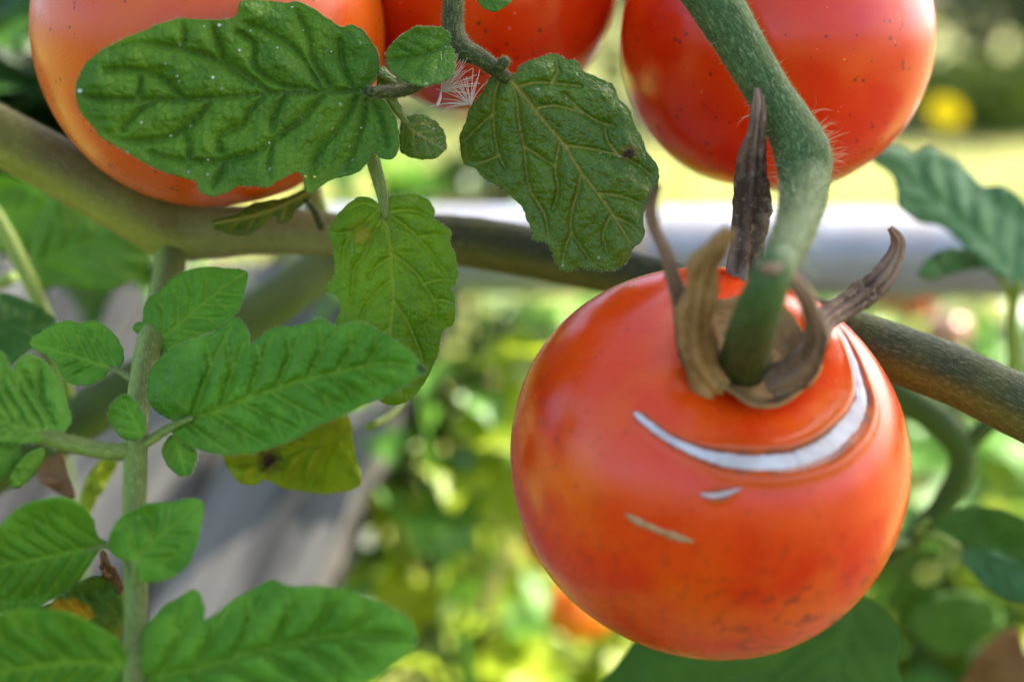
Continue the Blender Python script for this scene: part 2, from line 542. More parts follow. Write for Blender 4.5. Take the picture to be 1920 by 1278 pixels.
def leaflet(name, outline, midrib, mat, parent, d0, d1, tl=0.0, tr=0.0, curl=0.0, amp=0.0005, res=6.0, nveins=6, veins=None,
            vw=3.0, wave=0.0006, seed=0, serr=1.2, droop=0.0, hair_n=0, edge_hair=0, thick=0.0003, spots=(), ang=52, midw=1.6, cell=None, hair_len=0.0005):
    """leaf blade: outline and midrib drawn in photo pixels, d0/d1 depth at base/tip, tl/tr depth change towards the left/right edge"""
    ol = catmull(np.array(outline, float), 10, True)
    ol = resample(ol, res, True)
    # a slightly irregular margin
    nx = np.roll(ol, -1, 0) - np.roll(ol, 1, 0); nx /= np.linalg.norm(nx, axis=1)[:, None] + 1e-9
    w = vnoise(np.arange(len(ol)) * 0.35, np.zeros(len(ol)), seed + 11) * 2 * serr
    ol = ol + np.stack([nx[:, 1], -nx[:, 0]], 1) * w[:, None]
    mid = resample(catmull(np.array(midrib, float), 10), 5)
    if veins is None:
        veins = auto_veins(ol, np.array(midrib, float), nveins, ang)
    else:
        veins = [resample(catmull(np.array(v, float), 8), 5) for v in veins]
    x0, y0 = ol.min(0); x1, y1 = ol.max(0)
    gx, gy = np.meshgrid(np.arange(x0, x1, res), np.arange(y0, y1, res * 0.87))
    gx = gx + (np.arange(gx.shape[0]) % 2)[:, None] * res / 2
    g = np.random.default_rng(seed)
    P = np.stack([gx.ravel(), gy.ravel()], 1) + (g.random((gx.size, 2)) - 0.5) * res * 0.25
    P = P[inside(ol, P[:, 0], P[:, 1])]
    ed, _, _ = seg_dist(P, np.vstack([ol, ol[:1]]))
    P = P[ed > res * 0.55]
    allp = [Vector((p[0], -p[1])) for p in ol] + [Vector((p[0], -p[1])) for p in P]
    n = len(ol)
    rv, re, rf, *_ = delaunay_2d_cdt(allp, [(i, (i + 1) % n) for i in range(n)], [], 1, 1e-4)
    Q = np.array([(v[0], -v[1]) for v in rv])
    dm, tm, sm = seg_dist(Q, mid)
    ed, _, _ = seg_dist(Q, np.vstack([ol, ol[:1]]))
    hw = max(dm.max(), 1.0)
    dsec = np.full(len(Q), 1e9); vein = np.exp(-(dm / (vw * midw * (1.25 - 0.75 * tm))) ** 2)
    for v in veins:
        d, t, _ = seg_dist(Q, v)
        dsec = np.minimum(dsec, d)
        vein = np.maximum(vein, 0.95 * (1 - 0.4 * t) * np.exp(-(d / (vw * (1.1 - 0.5 * t))) ** 2))
    dv = np.minimum(dsec, dm)
    ca_, sa_ = Q[:, 0] / 19.0, Q[:, 1] / 19.0
    ci, cj = np.floor(ca_), np.floor(sa_)
    f1 = np.full(len(Q), 9.0); f2 = np.full(len(Q), 9.0)
    for oi in (-1, 0, 1):
        for oj in (-1, 0, 1):
            qx = ci + oi + 0.15 + 0.7 * hash2(ci + oi, cj + oj, seed + 21); qy = cj + oj + 0.15 + 0.7 * hash2(ci + oi, cj + oj, seed + 22)
            dd = np.hypot(ca_ - qx, sa_ - qy)
            f2 = np.minimum(f2, np.maximum(f1, dd)); f1 = np.minimum(f1, dd)
    net = np.exp(-((f2 - f1) / 0.13) ** 2)
    vein = np.maximum(vein, 0.16 * net)
    cw = (cell or max(10.0, hw * 0.13)) * 1.25
    quilt = 1 - np.exp(-(dv / cw) ** 1.25)
    wr = vnoise(Q[:, 0] / cw * 0.9, Q[:, 1] / cw * 0.9, seed) + 0.5 * vnoise(Q[:, 0] / cw * 2.1, Q[:, 1] / cw * 2.1, seed + 2)
    groove = np.exp(-(dv / (vw * 1.8)) ** 2)
    bul = amp * (quilt * (1.0 + 0.7 * wr) - 0.45 * groove + 0.2 * wr)
    bul = bul - 0.16 * amp * net
    fade = np.clip(ed / (cw * 1.2), 0.15, 1)
    s = dm / hw
    dep = d0 + (d1 - d0) * tm + np.where(sm > 0, tr, tl) * s + curl * s * s + droop * tm * tm
    dep += wave * (vnoise(Q[:, 0] / (hw * 0.55), Q[:, 1] / (hw * 0.55), seed + 5) * 2) * (0.3 + 1.2 * s)
    dep -= bul * fade
    V = atn(Q[:, 0], Q[:, 1], dep)
    sp = np.zeros(len(Q))
    for (sx, sy, sr) in spots:
        rr = np.hypot(Q[:, 0] - sx, Q[:, 1] - sy) / sr * (1 + 0.5 * vnoise(Q[:, 0] / sr * 2, Q[:, 1] / sr * 2, 3))
        sp = np.maximum(sp, np.clip(1 - 0.6 * rr, 0, 1))
    o = obj(name, V, rf, mat, parent, {'vein': vein, 'edge': np.clip(ed / 12, 0, 1), 'spot': sp}, thick=thick)
    if hair_n or edge_hair:
        Pp, Nn = surf_samples(V, rf, max(hair_n, 1), seed)
        Nn = np.where(((Nn @ FN) > 0)[:, None], -Nn, Nn)
        Nn = Nn + np.array([0, 0, -0.2]); Nn /= np.linalg.norm(Nn, axis=1)[:, None]
        hv, hf = hairs(Pp, Nn, hair_len, 0.00006, 1.2, 0.6, seed=seed)
        if edge_hair:
            k = g.integers(0, n, edge_hair)
            e = np.array([[ol[i][0], ol[i][1]] for i in k])
            # matching rim depth: nearest mesh vertex
            idx = [int(np.argmin((Q[:, 0] - a) ** 2 + (Q[:, 1] - b) ** 2)) for a, b in e]
            ep = V[idx]
            t2 = np.stack([nx[k][:, 1], -nx[k][:, 0]], 1)
            cen = ol.mean(0)
            chk = inside(ol, e[:, 0] + t2[:, 0] * 3, e[:, 1] + t2[:, 1] * 3)
            t2[chk] *= -1
            en = np.outer(t2[:, 0], RN) - np.outer(t2[:, 1], UN) + g.normal(size=(len(e), 3)) * 0.35
            en /= np.linalg.norm(en, axis=1)[:, None]
            ev, ef = hairs(ep, en, hair_len * 0.8, 0.00007, 0.5, 0.5, seed=seed + 1)
            hf = list(hf) + [tuple(i + len(hv) for i in f) for f in ef]
            hv = np.vstack([hv, ev])
        obj('hair', hv, hf, HAIR, o, kind='stuff')
    return o

def ribbon(name, pts, mat, parent, seed=0, cup=0.3, thick=0.00022, twist=0.0):
    """dry sepal: pts (px, py, depth, half width px); a cupped, crumpled, ridged strip that shrivels to a point"""
    S = resample(catmull(np.array(pts, float), 14), 2.5)
    P = np.array([at(*s[:3]) for s in S]); w = S[:, 3] * S[:, 2] / FPX
    T = np.gradient(P, axis=0); T /= np.linalg.norm(T, axis=1)[:, None]
    view = P - CAMN; view /= np.linalg.norm(view, axis=1)[:, None]
    X = np.cross(T, view); X /= np.linalg.norm(X, axis=1)[:, None]
    Nn = np.cross(X, T)
    m = 19; u = np.linspace(-1, 1, m)
    tt = np.linspace(0, 1, len(P)); n = len(P)
    U, TT = np.meshgrid(u, tt)
    ragl = vnoise(tt * 7, np.zeros(n), seed) * 0.5 + vnoise(tt * 40, np.zeros(n), seed + 1) * 0.12
    ragr = vnoise(tt * 7, np.full(n, 7.0), seed) * 0.5 + vnoise(tt * 40, np.full(n, 7.0), seed + 1) * 0.12
    wob = 1 + np.where(U < 0, ragl[:, None], ragr[:, None])
    ridge = 0.08 * np.cos(U * 9.5 + 1.5 * vnoise(TT * 5, U * 0, seed + 4)) + 0.18 * np.exp(-(U / 0.16) ** 2)
    crump = vnoise(TT * 6, U * 1.5 + 5, seed + 3) * 0.5 + vnoise(TT * 30, U * 4 + 5, seed + 6) * 0.12
    curl = cup * U ** 2 * (1 + 1.2 * vnoise(TT * 6, np.sign(U) * 3, seed + 8))
    ang = twist * TT + 0.45 * vnoise(TT * 4, U * 0 + 2, seed + 9)
    xd = X[:, None, :] * np.cos(ang)[..., None] + Nn[:, None, :] * np.sin(ang)[..., None]
    nd = -X[:, None, :] * np.sin(ang)[..., None] + Nn[:, None, :] * np.cos(ang)[..., None]
    V = P[:, None, :] + xd * (U * wob * w[:, None])[..., None] + nd * ((curl + crump - ridge) * w[:, None])[..., None]
    F = [(i * m + k, i * m + k + 1, (i + 1) * m + k + 1, (i + 1) * m + k) for i in range(n - 1) for k in range(m - 1)]
    band = np.clip(0.5 + 1.6 * vnoise(TT * 5, U * 0.7, seed + 12) + 1.2 * ridge + 0.5 * vnoise(TT * 30, U * 5, seed + 13), 0, 1)
    return obj(name, V.reshape(-1, 3), F, mat, parent, {'band': band.ravel()}, thick=thick)

def sepal_mat(name, dark, light, edge):
    m, nt, out = new_mat(name)
    g = NT(nt)
    n = g.noise(700, 4, 0.65)
    c = g.mix(g.attr('band'), dark, light)
    c = g.mix(g.ramp(n, 0.5, 0.72, 0, 0.6), c, edge)
    p = g.principled(Base_Color=c, Roughness=0.85, Normal=g.bump(g.noise(1600, 4, 0.7), 0.7, 0.0005))
    p.inputs['Specular IOR Level'].default_value = 0.2
    t = g.n('ShaderNodeBsdfTranslucent'); g.l(c, t.inputs[0])
    mx = g.n('ShaderNodeMixShader'); mx.inputs[0].default_value = 0.18
    g.l(p.outputs[0], mx.inputs[1]); g.l(t.outputs[0], mx.inputs[2]); g.l(mx.outputs[0], out.inputs[0])
    return m

def tomato_body(center, axis, rad, squash=0.93, dimple=0.16, lobes=5, lobe_amp=0.008, nu=160, nv=110, seed=0):
    axis = np.array(Vector(axis).normalized())
    ref = np.array([0, 0, 1.0]) if abs(axis[2]) < 0.9 else np.array([1.0, 0, 0])
    ex = np.cross(ref, axis); ex /= np.linalg.norm(ex); ey = np.cross(axis, ex)
    th = np.linspace(0, math.pi, nv); ph = np.linspace(0, 2 * math.pi, nu, endpoint=False)
    TH, PH = np.meshgrid(th, ph, indexing='ij')
    r = 1 + lobe_amp * np.cos(lobes * PH + seed) * np.sin(TH) ** 2 + 0.012 * np.cos(2 * PH + seed * 1.7) * np.sin(TH) ** 2
    x = r * np.sin(TH) ** 0.97 * np.cos(PH); y = r * np.sin(TH) ** 0.97 * np.sin(PH)
    z = squash * np.cos(TH) - dimple * np.exp(-(TH / 0.42) ** 2) + 0.03 * np.exp(-((math.pi - TH) / 0.2) ** 2)
    V = np.array(center) + rad * (x[..., None] * ex + y[..., None] * ey + z[..., None] * axis)
    V = V.reshape(-1, 3)
    F = []
    for i in range(nv - 1):
        for k in range(nu):
            k2 = (k + 1) % nu
            a, b, c, d = i * nu + k, (i + 1) * nu + k, (i + 1) * nu + k2, i * nu + k2
            if i == 0: F.append((a, b, c))
            elif i == nv - 2: F.append((a, b, d))
            else: F.append((a, b, c, d))
    return V, F

# ------------------------------------------------------------------ the setting: ground, lawn, far shrubs
def ground_mat():
    m, nt, out = new_mat('lawn_soil')
    g = NT(nt)
    n = g.noise(1.3, 4); n2 = g.noise(14, 4)
    c = g.mix(g.ramp(n, 0.35, 0.65), (0.10, 0.13, 0.010), (0.20, 0.195, 0.024))
    c = g.mix(g.ramp(n2, 0.4, 0.75, 0, 0.5), c, (0.25, 0.22, 0.05))
    p = g.principled(Base_Color=c, Roughness=0.9, Normal=g.bump(n2, 0.5, 0.02))
    g.l(p.outputs[0], out.inputs[0])
    return m

def ground():
    n = 60
    xs = np.sign(np.linspace(-1, 1, n)) * np.abs(np.linspace(-1, 1, n)) ** 2.2 * 120
    X, Y = np.meshgrid(xs, xs)
    Zz = 0.03 * vnoise(X * 0.8, Y * 0.8, 4) + 0.02 * vnoise(X * 2.3, Y * 2.3, 5)
    V = np.stack([X, Y, Zz], -1).reshape(-1, 3)
    F = [(i * n + k, i * n + k + 1, (i + 1) * n + k + 1, (i + 1) * n + k) for i in range(n - 1) for k in range(n - 1)]
    o = obj('ground', V, F, ground_mat())
    o['kind'] = 'structure'
ground()

SOIL = plain_mat('garden_soil', (0.045, 0.030, 0.018), (0.11, 0.075, 0.045), 30, 0.95, 0.8, 0.02)
def soil_bed():
    nx, ny = 60, 40
    xs = np.linspace(-2.5, 2.5, nx); ys = np.linspace(-0.6, 1.15, ny)
    X, Y = np.meshgrid(xs, ys)
    e = np.minimum(np.minimum(X + 2.5, 2.5 - X), np.minimum(Y + 0.6, 1.15 - Y))
    Zz = -0.05 + 0.085 * np.clip(e / 0.1, 0, 1) + 0.025 * vnoise(X * 14, Y * 14, 8) + 0.012 * vnoise(X * 40, Y * 40, 9)
    V = np.stack([X, Y, Zz], -1).reshape(-1, 3)
    F = [(i * nx + k, i * nx + k + 1, (i + 1) * nx + k + 1, (i + 1) * nx + k) for i in range(ny - 1) for k in range(nx - 1)]
    obj('garden_bed', V, F, SOIL)['kind'] = 'structure'
soil_bed()

def blades(base, height, width, lean, seed, segs=4, dirs=None, arch=1.0):
    """grass blades -> V, F"""
    g = np.random.default_rng(seed)
    n = len(base)
    a = g.random(n) * 2 * math.pi
    D = np.stack([np.cos(a), np.sin(a), np.zeros(n)], 1) if dirs is None else dirs
    W = np.stack([-D[:, 1], D[:, 0], np.zeros(n)], 1)
    H = height * (0.55 + 0.9 * g.random(n)); ln = lean * (0.3 + 1.2 * g.random(n)); wd = width * (0.6 + 0.8 * g.random(n))
    V = np.zeros((n, segs * 2 + 1, 3)); F = []
    for s in range(segs + 1):
        t = s / segs
        c = base + D * (H * ln * t ** (1 + arch))[:, None] + np.array([0, 0, 1.0]) * (H * (t - 0.25 * ln * t * t))[:, None]
        w = wd * (1 - t ** 1.8) * 0.5
        if s < segs:
            V[:, s * 2] = c - W * w[:, None]; V[:, s * 2 + 1] = c + W * w[:, None]
        else:
            V[:, segs * 2] = c
    k = segs * 2 + 1
    for i in range(n):
        b = i * k
        for s in range(segs - 1):
            F.append((b + s * 2, b + s * 2 + 1, b + s * 2 + 3, b + s * 2 + 2))
        F.append((b + segs * 2 - 2, b + segs * 2 - 1, b + segs * 2))
    return V.reshape(-1, 3), F

GRASS = plain_mat('lawn_grass', (0.10, 0.15, 0.008), (0.24, 0.23, 0.018), 3, 0.7, 0.0, 0.001, 0.45, 0.1)
def lawn():
    g = np.random.default_rng(3)
    n = 26000
    y = 0.9 + 8.0 * g.random(n) ** 1.6
    x = (g.random(n) * 2 - 1) * (0.5 + 0.52 * y)
    base = np.stack([x, y, np.full(n, -0.02)], 1)
    V, F = blades(base, 0.075, 0.006, 0.7, 3, 3)
    o = obj('lawn_grass', V, F, GRASS)
    tag(o, 'sunlit yellow green lawn grass beyond the metal rail', 'grass', kind='stuff')
lawn()

def leaf_cloud(center, radii, n, size, seed, hollow=0.0, lumpy=0.55):
    """many small pointed leaf faces spread through an uneven crown"""
    g = np.random.default_rng(seed)
    d = g.normal(size=(n, 3)); d /= np.linalg.norm(d, axis=1)[:, None]
    lump = 1 + lumpy * vnoise(d[:, 0] * 2.2 + 7, d[:, 1] * 2.2 + d[:, 2] * 1.7, seed)
    r = (hollow + (1 - hollow) * g.random(n)) ** 0.45 * lump
    P = np.array(center) + d * r[:, None] * np.array(radii)
    a = g.normal(size=(n, 3)); a /= np.linalg.norm(a, axis=1)[:, None]
    b = np.cross(a, g.normal(size=(n, 3))); b /= np.linalg.norm(b, axis=1)[:, None]
    s = size * (0.6 + 0.8 * g.random(n))
    V = np.stack([P - a * s[:, None], P + b * (s * 0.42)[:, None], P + a * s[:, None], P - b * (s * 0.42)[:, None]], 1).reshape(-1, 3)
    F = [(i * 4, i * 4 + 1, i * 4 + 2, i * 4 + 3) for i in range(n)]
    return V, F

BARK = plain_mat('bark', (0.09, 0.065, 0.045), (0.16, 0.12, 0.09), 20, 0.9, 0.8, 0.01)
def shrub(name, pos, radii, n, size, mat, label, cat, seed, trunk_r=0.05, group=None, tree=False):
    t = empty(name, pos, label, cat, group)
    pos = np.array(pos, float)
    cz = pos[2] + radii[2] * (0.95 if not tree else 0) + (0 if not tree else tree)
    c = pos + np.array([0, 0, cz - pos[2]])
    V, F = leaf_cloud(c, radii, n, size, seed, lumpy=0.55 if not tree else 0.04)
    obj('crown', V, F, mat, t, smooth=False)
    V, F, A, N = tube([pos + (0, 0, -0.02), pos + (0.02, 0.03, (cz - pos[2]) * 0.5), c + (0, 0, radii[2] * 0.3)], [trunk_r, trunk_r * 0.8, trunk_r * 0.3], 12, 0.08)
    obj('trunk', V, F, BARK, t, A)
    g = np.random.default_rng(seed)
    for k in range(6):
        a = k * 1.05 + g.random(); s = pos + (0, 0, (cz - pos[2]) * (0.45 + 0.09 * k))
        e = c + np.array([math.cos(a) * radii[0] * 0.6, math.sin(a) * radii[1] * 0.6, radii[2] * (0.1 + 0.4 * g.random())])
        V, F, A, N = tube([s, (s + e) / 2 + (0, 0, 0.05), e], [trunk_r * 0.5, trunk_r * 0.35, trunk_r * 0.12], 8, 0.08)
        obj('limb', V, F, BARK, t, A)
    return t

BUSH_D = plain_mat('dark_bush_leaf', (0.03, 0.065, 0.02), (0.06, 0.10, 0.035), 6, 0.5, 0.0, 0.001, 0.25)
BUSH_M = plain_mat('green_bush_leaf', (0.05, 0.11, 0.02), (0.10, 0.16, 0.03), 6, 0.5, 0.0, 0.001, 0.35)
BUSH_L = plain_mat('lime_bush_leaf', (0.12, 0.20, 0.02), (0.2, 0.26, 0.04), 6, 0.5, 0.0, 0.001, 0.45)
def gp(px, py, z=0.0):
    """ground point (height z) seen at a pixel"""
    d = RIGHT * ((px - 960) / FPX) + UP * ((639 - py) / FPX) + FWD
    k = (z - CAM.z) / d.z
    return CAM + d * k

shrub('bush', (3.9, 10.5, 0), (2.2, 1.4, 1.7), 5000, 0.11, BUSH_D, 'dark green rounded bush beyond the lawn behind the ripe upper tomato', 'bush', 21, 0.06)
shrub('bush', (0.3, 11.5, 0), (2.4, 1.5, 1.8), 5000, 0.11, BUSH_M, 'mid green bush beyond the lawn behind the tomato cluster', 'bush', 22, 0.06)
shrub('bush', (-3.6, 10.8, 0), (2.3, 1.5, 1.9), 5000, 0.11, BUSH_D, 'very dark bush beyond the lawn behind the orange tomato', 'bush', 23, 0.06)
shrub('bush', (3.0, 9.0, 0), (0.6, 0.4, 0.26), 1800, 0.05, BUSH_L, 'low lime green bush on the lawn beside the yellow flower', 'bush', 24, 0.02)

# unseen tree added beside the plants: its crown keeps the sun off them while the lawn stays lit
FOC = np.array(at(960, 639, 0.26))
tc = FOC + 7.5 * np.array(SUN) + 2.85 * np.array((0, -0.88, 0.48))
TREE_L = plain_mat('added_tree_leaf', (0.04, 0.09, 0.02), (0.08, 0.13, 0.03), 3, 0.5, 0.0, 0.001, 0.25)
shrub('added_shade_tree', (tc[0], tc[1], 0), (3.0, 3.0, 3.0), 40000, 0.14, TREE_L, 'leafy tree added out of view to shade the tomato plants', 'tree', 31, 0.10, tree=tc[2])

# ------------------------------------------------------------------ metal rail
def rail():
    m, nt, out = new_mat('galvanised_pipe')
    g = NT(nt)
    sv = g.attr('stem', 'Vector')
    n = g.noise(60, 4, 0.6); n2 = g.noise(400, 3, 0.6)
    c = g.mix(g.ramp(n, 0.35, 0.7), (0.33, 0.345, 0.39), (0.25, 0.235, 0.22))
    c = g.mix(g.ramp(n2, 0.55, 0.75, 0, 0.4), c, (0.16, 0.11, 0.07))
    p = g.principled(Base_Color=c, Roughness=0.33, Metallic=0.35, Normal=g.bump(n2, 0.15, 0.001))
    g.l(p.outputs[0], out.inputs[0])
    t = empty('metal_rail', at(960, 470, 0.62), 'round grey galvanised metal rail running level behind the tomatoes', 'rail')
    a = at(560, 468, 0.62); b = at(2250, 482, 0.60)
    V, F, A, N = tube([a, (a + b) / 2, b], [0.0190] * 3, 40, 0.02)
    obj('pipe', V, F, m, t, A)
    for px in (2180,):
        p = at(px, 480, 0.60)
        V, F, A, N = tube([Vector((p.x, p.y + 0.03, p.z + 0.05)), Vector((p.x, p.y + 0.03, p.z * 0.5)), Vector((p.x, p.y + 0.03, -0.1))], [0.016] * 3, 24, 0.05)
        obj('post', V, F, m, t, A)
    p = at(600, 468, 0.62)
    V, F, A, N = tube([Vector((p.x, p.y + 0.034, p.z + 0.004)), Vector((p.x, p.y + 0.034, p.z * 0.5)), Vector((p.x, p.y + 0.034, -0.1))], [0.015] * 3, 24, 0.05)
    obj('post', V, F, m, t, A)
rail()

# ------------------------------------------------------------------ weathered boards leaning behind the left leaf
def wood():
    m, nt, out = new_mat('weathered_grey_wood')
    g = NT(nt)
    gv = g.attr('grain', 'Vector')
    mp = g.n('ShaderNodeMapping'); mp.inputs['Scale'].default_value = (1, 0.07, 1)
    g.l(gv, mp.inputs[0])
    n = g.noise(30, 3, 0.6, mp.outputs[0], 0.4); n2 = g.noise(260, 3, 0.6, mp.outputs[0]); n3 = g.noise(9, 2, 0.5, gv)
    c = g.mix(g.ramp(n, 0.38, 0.62), (0.042, 0.040, 0.036), (0.17, 0.16, 0.14))
    c = g.mix(g.ramp(n2, 0.5, 0.75, 0, 0.6), c, (0.04, 0.037, 0.036))
    c = g.mix(g.ramp(n3, 0.45, 0.7, 0, 0.5), c, (0.22, 0.18, 0.135))
    p = g.principled(Base_Color=c, Roughness=0.9, Normal=g.bump(n2, 0.6, 0.002))
    p.inputs['Specular IOR Level'].default_value = 0.15
    g.l(p.outputs[0], out.inputs[0])
    return m
WOOD = wood()
def boards():
    # four boards side by side, leaning on the rail, feet on the soil
    top_l, top_r = np.array(at(-120, 470, 0.685)), np.array(at(850, 478, 0.605))
    ex = top_r - top_l; W = np.linalg.norm(ex); ex /= W
    dn = np.array(at(500, 1300, 0.50)) - np.array(at(850, 478, 0.605)); dn /= np.linalg.norm(dn)
    nrm = np.cross(ex, dn); nrm /= np.linalg.norm(nrm)
    if nrm @ FN > 0: nrm = -nrm
    k = 4; w = W / k
    for i in range(k):
        a = top_l + ex * (i * w + 0.0015) ; ww = w - 0.003
        L = (a[2] - (-0.03)) / -dn[2]
        off = nrm * 0.002 * ((i * 7) % 3 - 1) + dn * 0.006 * ((i * 5) % 3)
        nx, ny = 4, 30
        V = []; G = []
        for layer in (0, 1):
            for j in range(ny + 1):
                for q in range(nx + 1):
                    u = q / nx; v = j / ny
                    edge = 0.002 if q in (0, nx) and layer == 0 else 0
                    V.append(a + off + ex * u * ww + dn * v * L - nrm * (0.022 * layer + edge))
                    G.append((u * ww + i * 1.7, v * L, layer * 0.3))
        F = []
        m_ = (nx + 1) * (ny + 1)
        for j in range(ny):
            for q in range(nx):
                a0 = j * (nx + 1) + q
                F.append((a0, a0 + 1, a0 + nx + 2, a0 + nx + 1))
                F.append((m_ + a0, m_ + a0 + nx + 1, m_ + a0 + nx + 2, m_ + a0 + 1))
        ring = [q for q in range(nx + 1)] + [j * (nx + 1) + nx for j in range(1, ny + 1)] + [ny * (nx + 1) + q for q in range(nx - 1, -1, -1)] + [j * (nx + 1) for j in range(ny - 1, 0, -1)]
        for s in range(len(ring)):
            p, q = ring[s], ring[(s + 1) % len(ring)]
            F.append((p, m_ + p, m_ + q, q))
        o = obj('wooden_board', V, F, WOOD, None, {'grain': np.array(G)}, smooth=False, loc=tuple(a + dn * L))
        tag(o, ('weathered grey board behind the dark leaf, farthest of four from the grass', 'weathered grey board behind the smooth heart shaped leaflet', 'weathered grey board behind the pale hanging leaf stalk', 'weathered grey board behind the yellow leaf, last before the grass')[i], 'board', 'grey boards leaning side by side')
boards()

# ------------------------------------------------------------------ tomatoes
TOM_FRONT = tomato_mat('cracked_tomato_skin', (0.66, 0.044, 0.0014), (0.56, 0.020, 0.0011), (0.68, 0.100, 0.0018), 0.8, 0.4, 0.24, 0.6, 0.3)
TOM_RED = tomato_mat('red_tomato_skin', (0.64, 0.030, 0.0014), (0.57, 0.017, 0.0011), (0.68, 0.078, 0.002), 0.45, 1.0, 0.20, 0, 1.3)
TOM_ORANGE = tomato_mat('orange_tomato_skin', (0.62, 0.085, 0.003), (0.60, 0.066, 0.002), (0.64, 0.13, 0.005), 0.5, 0.9, 0.30, 0, 2.3)
CORK = plain_mat('white_scar_and_highlight', (0.42, 0.39, 0.38), (0.54, 0.52, 0.53), 140, 0.75, 0.3, 0.0004)
CORK2 = plain_mat('beige_scar_tissue', (0.34, 0.17, 0.06), (0.42, 0.26, 0.12), 500, 0.6, 0.5, 0.0003)
DRY = sepal_mat('dry_brown_sepal', (0.075, 0.046, 0.028), (0.30, 0.20, 0.135), (0.36, 0.27, 0.19))
TAN = sepal_mat('dry_tan_sepal', (0.20, 0.105, 0.034), (0.46, 0.27, 0.10), (0.36, 0.24, 0.12))
OLIVE = stem_mat('olive_pedicel_skin', (0.034, 0.075, 0.012), (0.055, 0.105, 0.020), (0.045, 0.090, 0.022), 0.7, 0.0, (0.40, 0.46, 0.22), 0.8,
                 tones=(((0.034, 0.040, 0.003), (0.048, 0.052, 0.005), (0.040, 0.046, 0.004)),))
PED = stem_mat('blue_green_peduncle_skin', (0.034, 0.075, 0.012), (0.055, 0.105, 0.020), (0.045, 0.090, 0.022), 0.7, 0.05, (0.40, 0.46, 0.22), 1.3)

def ray_px(bvh, px, py):
    d = (at(px, py, 1.0) - CAM).normalized()
    h = bvh.ray_cast(CAM, d)
    return h

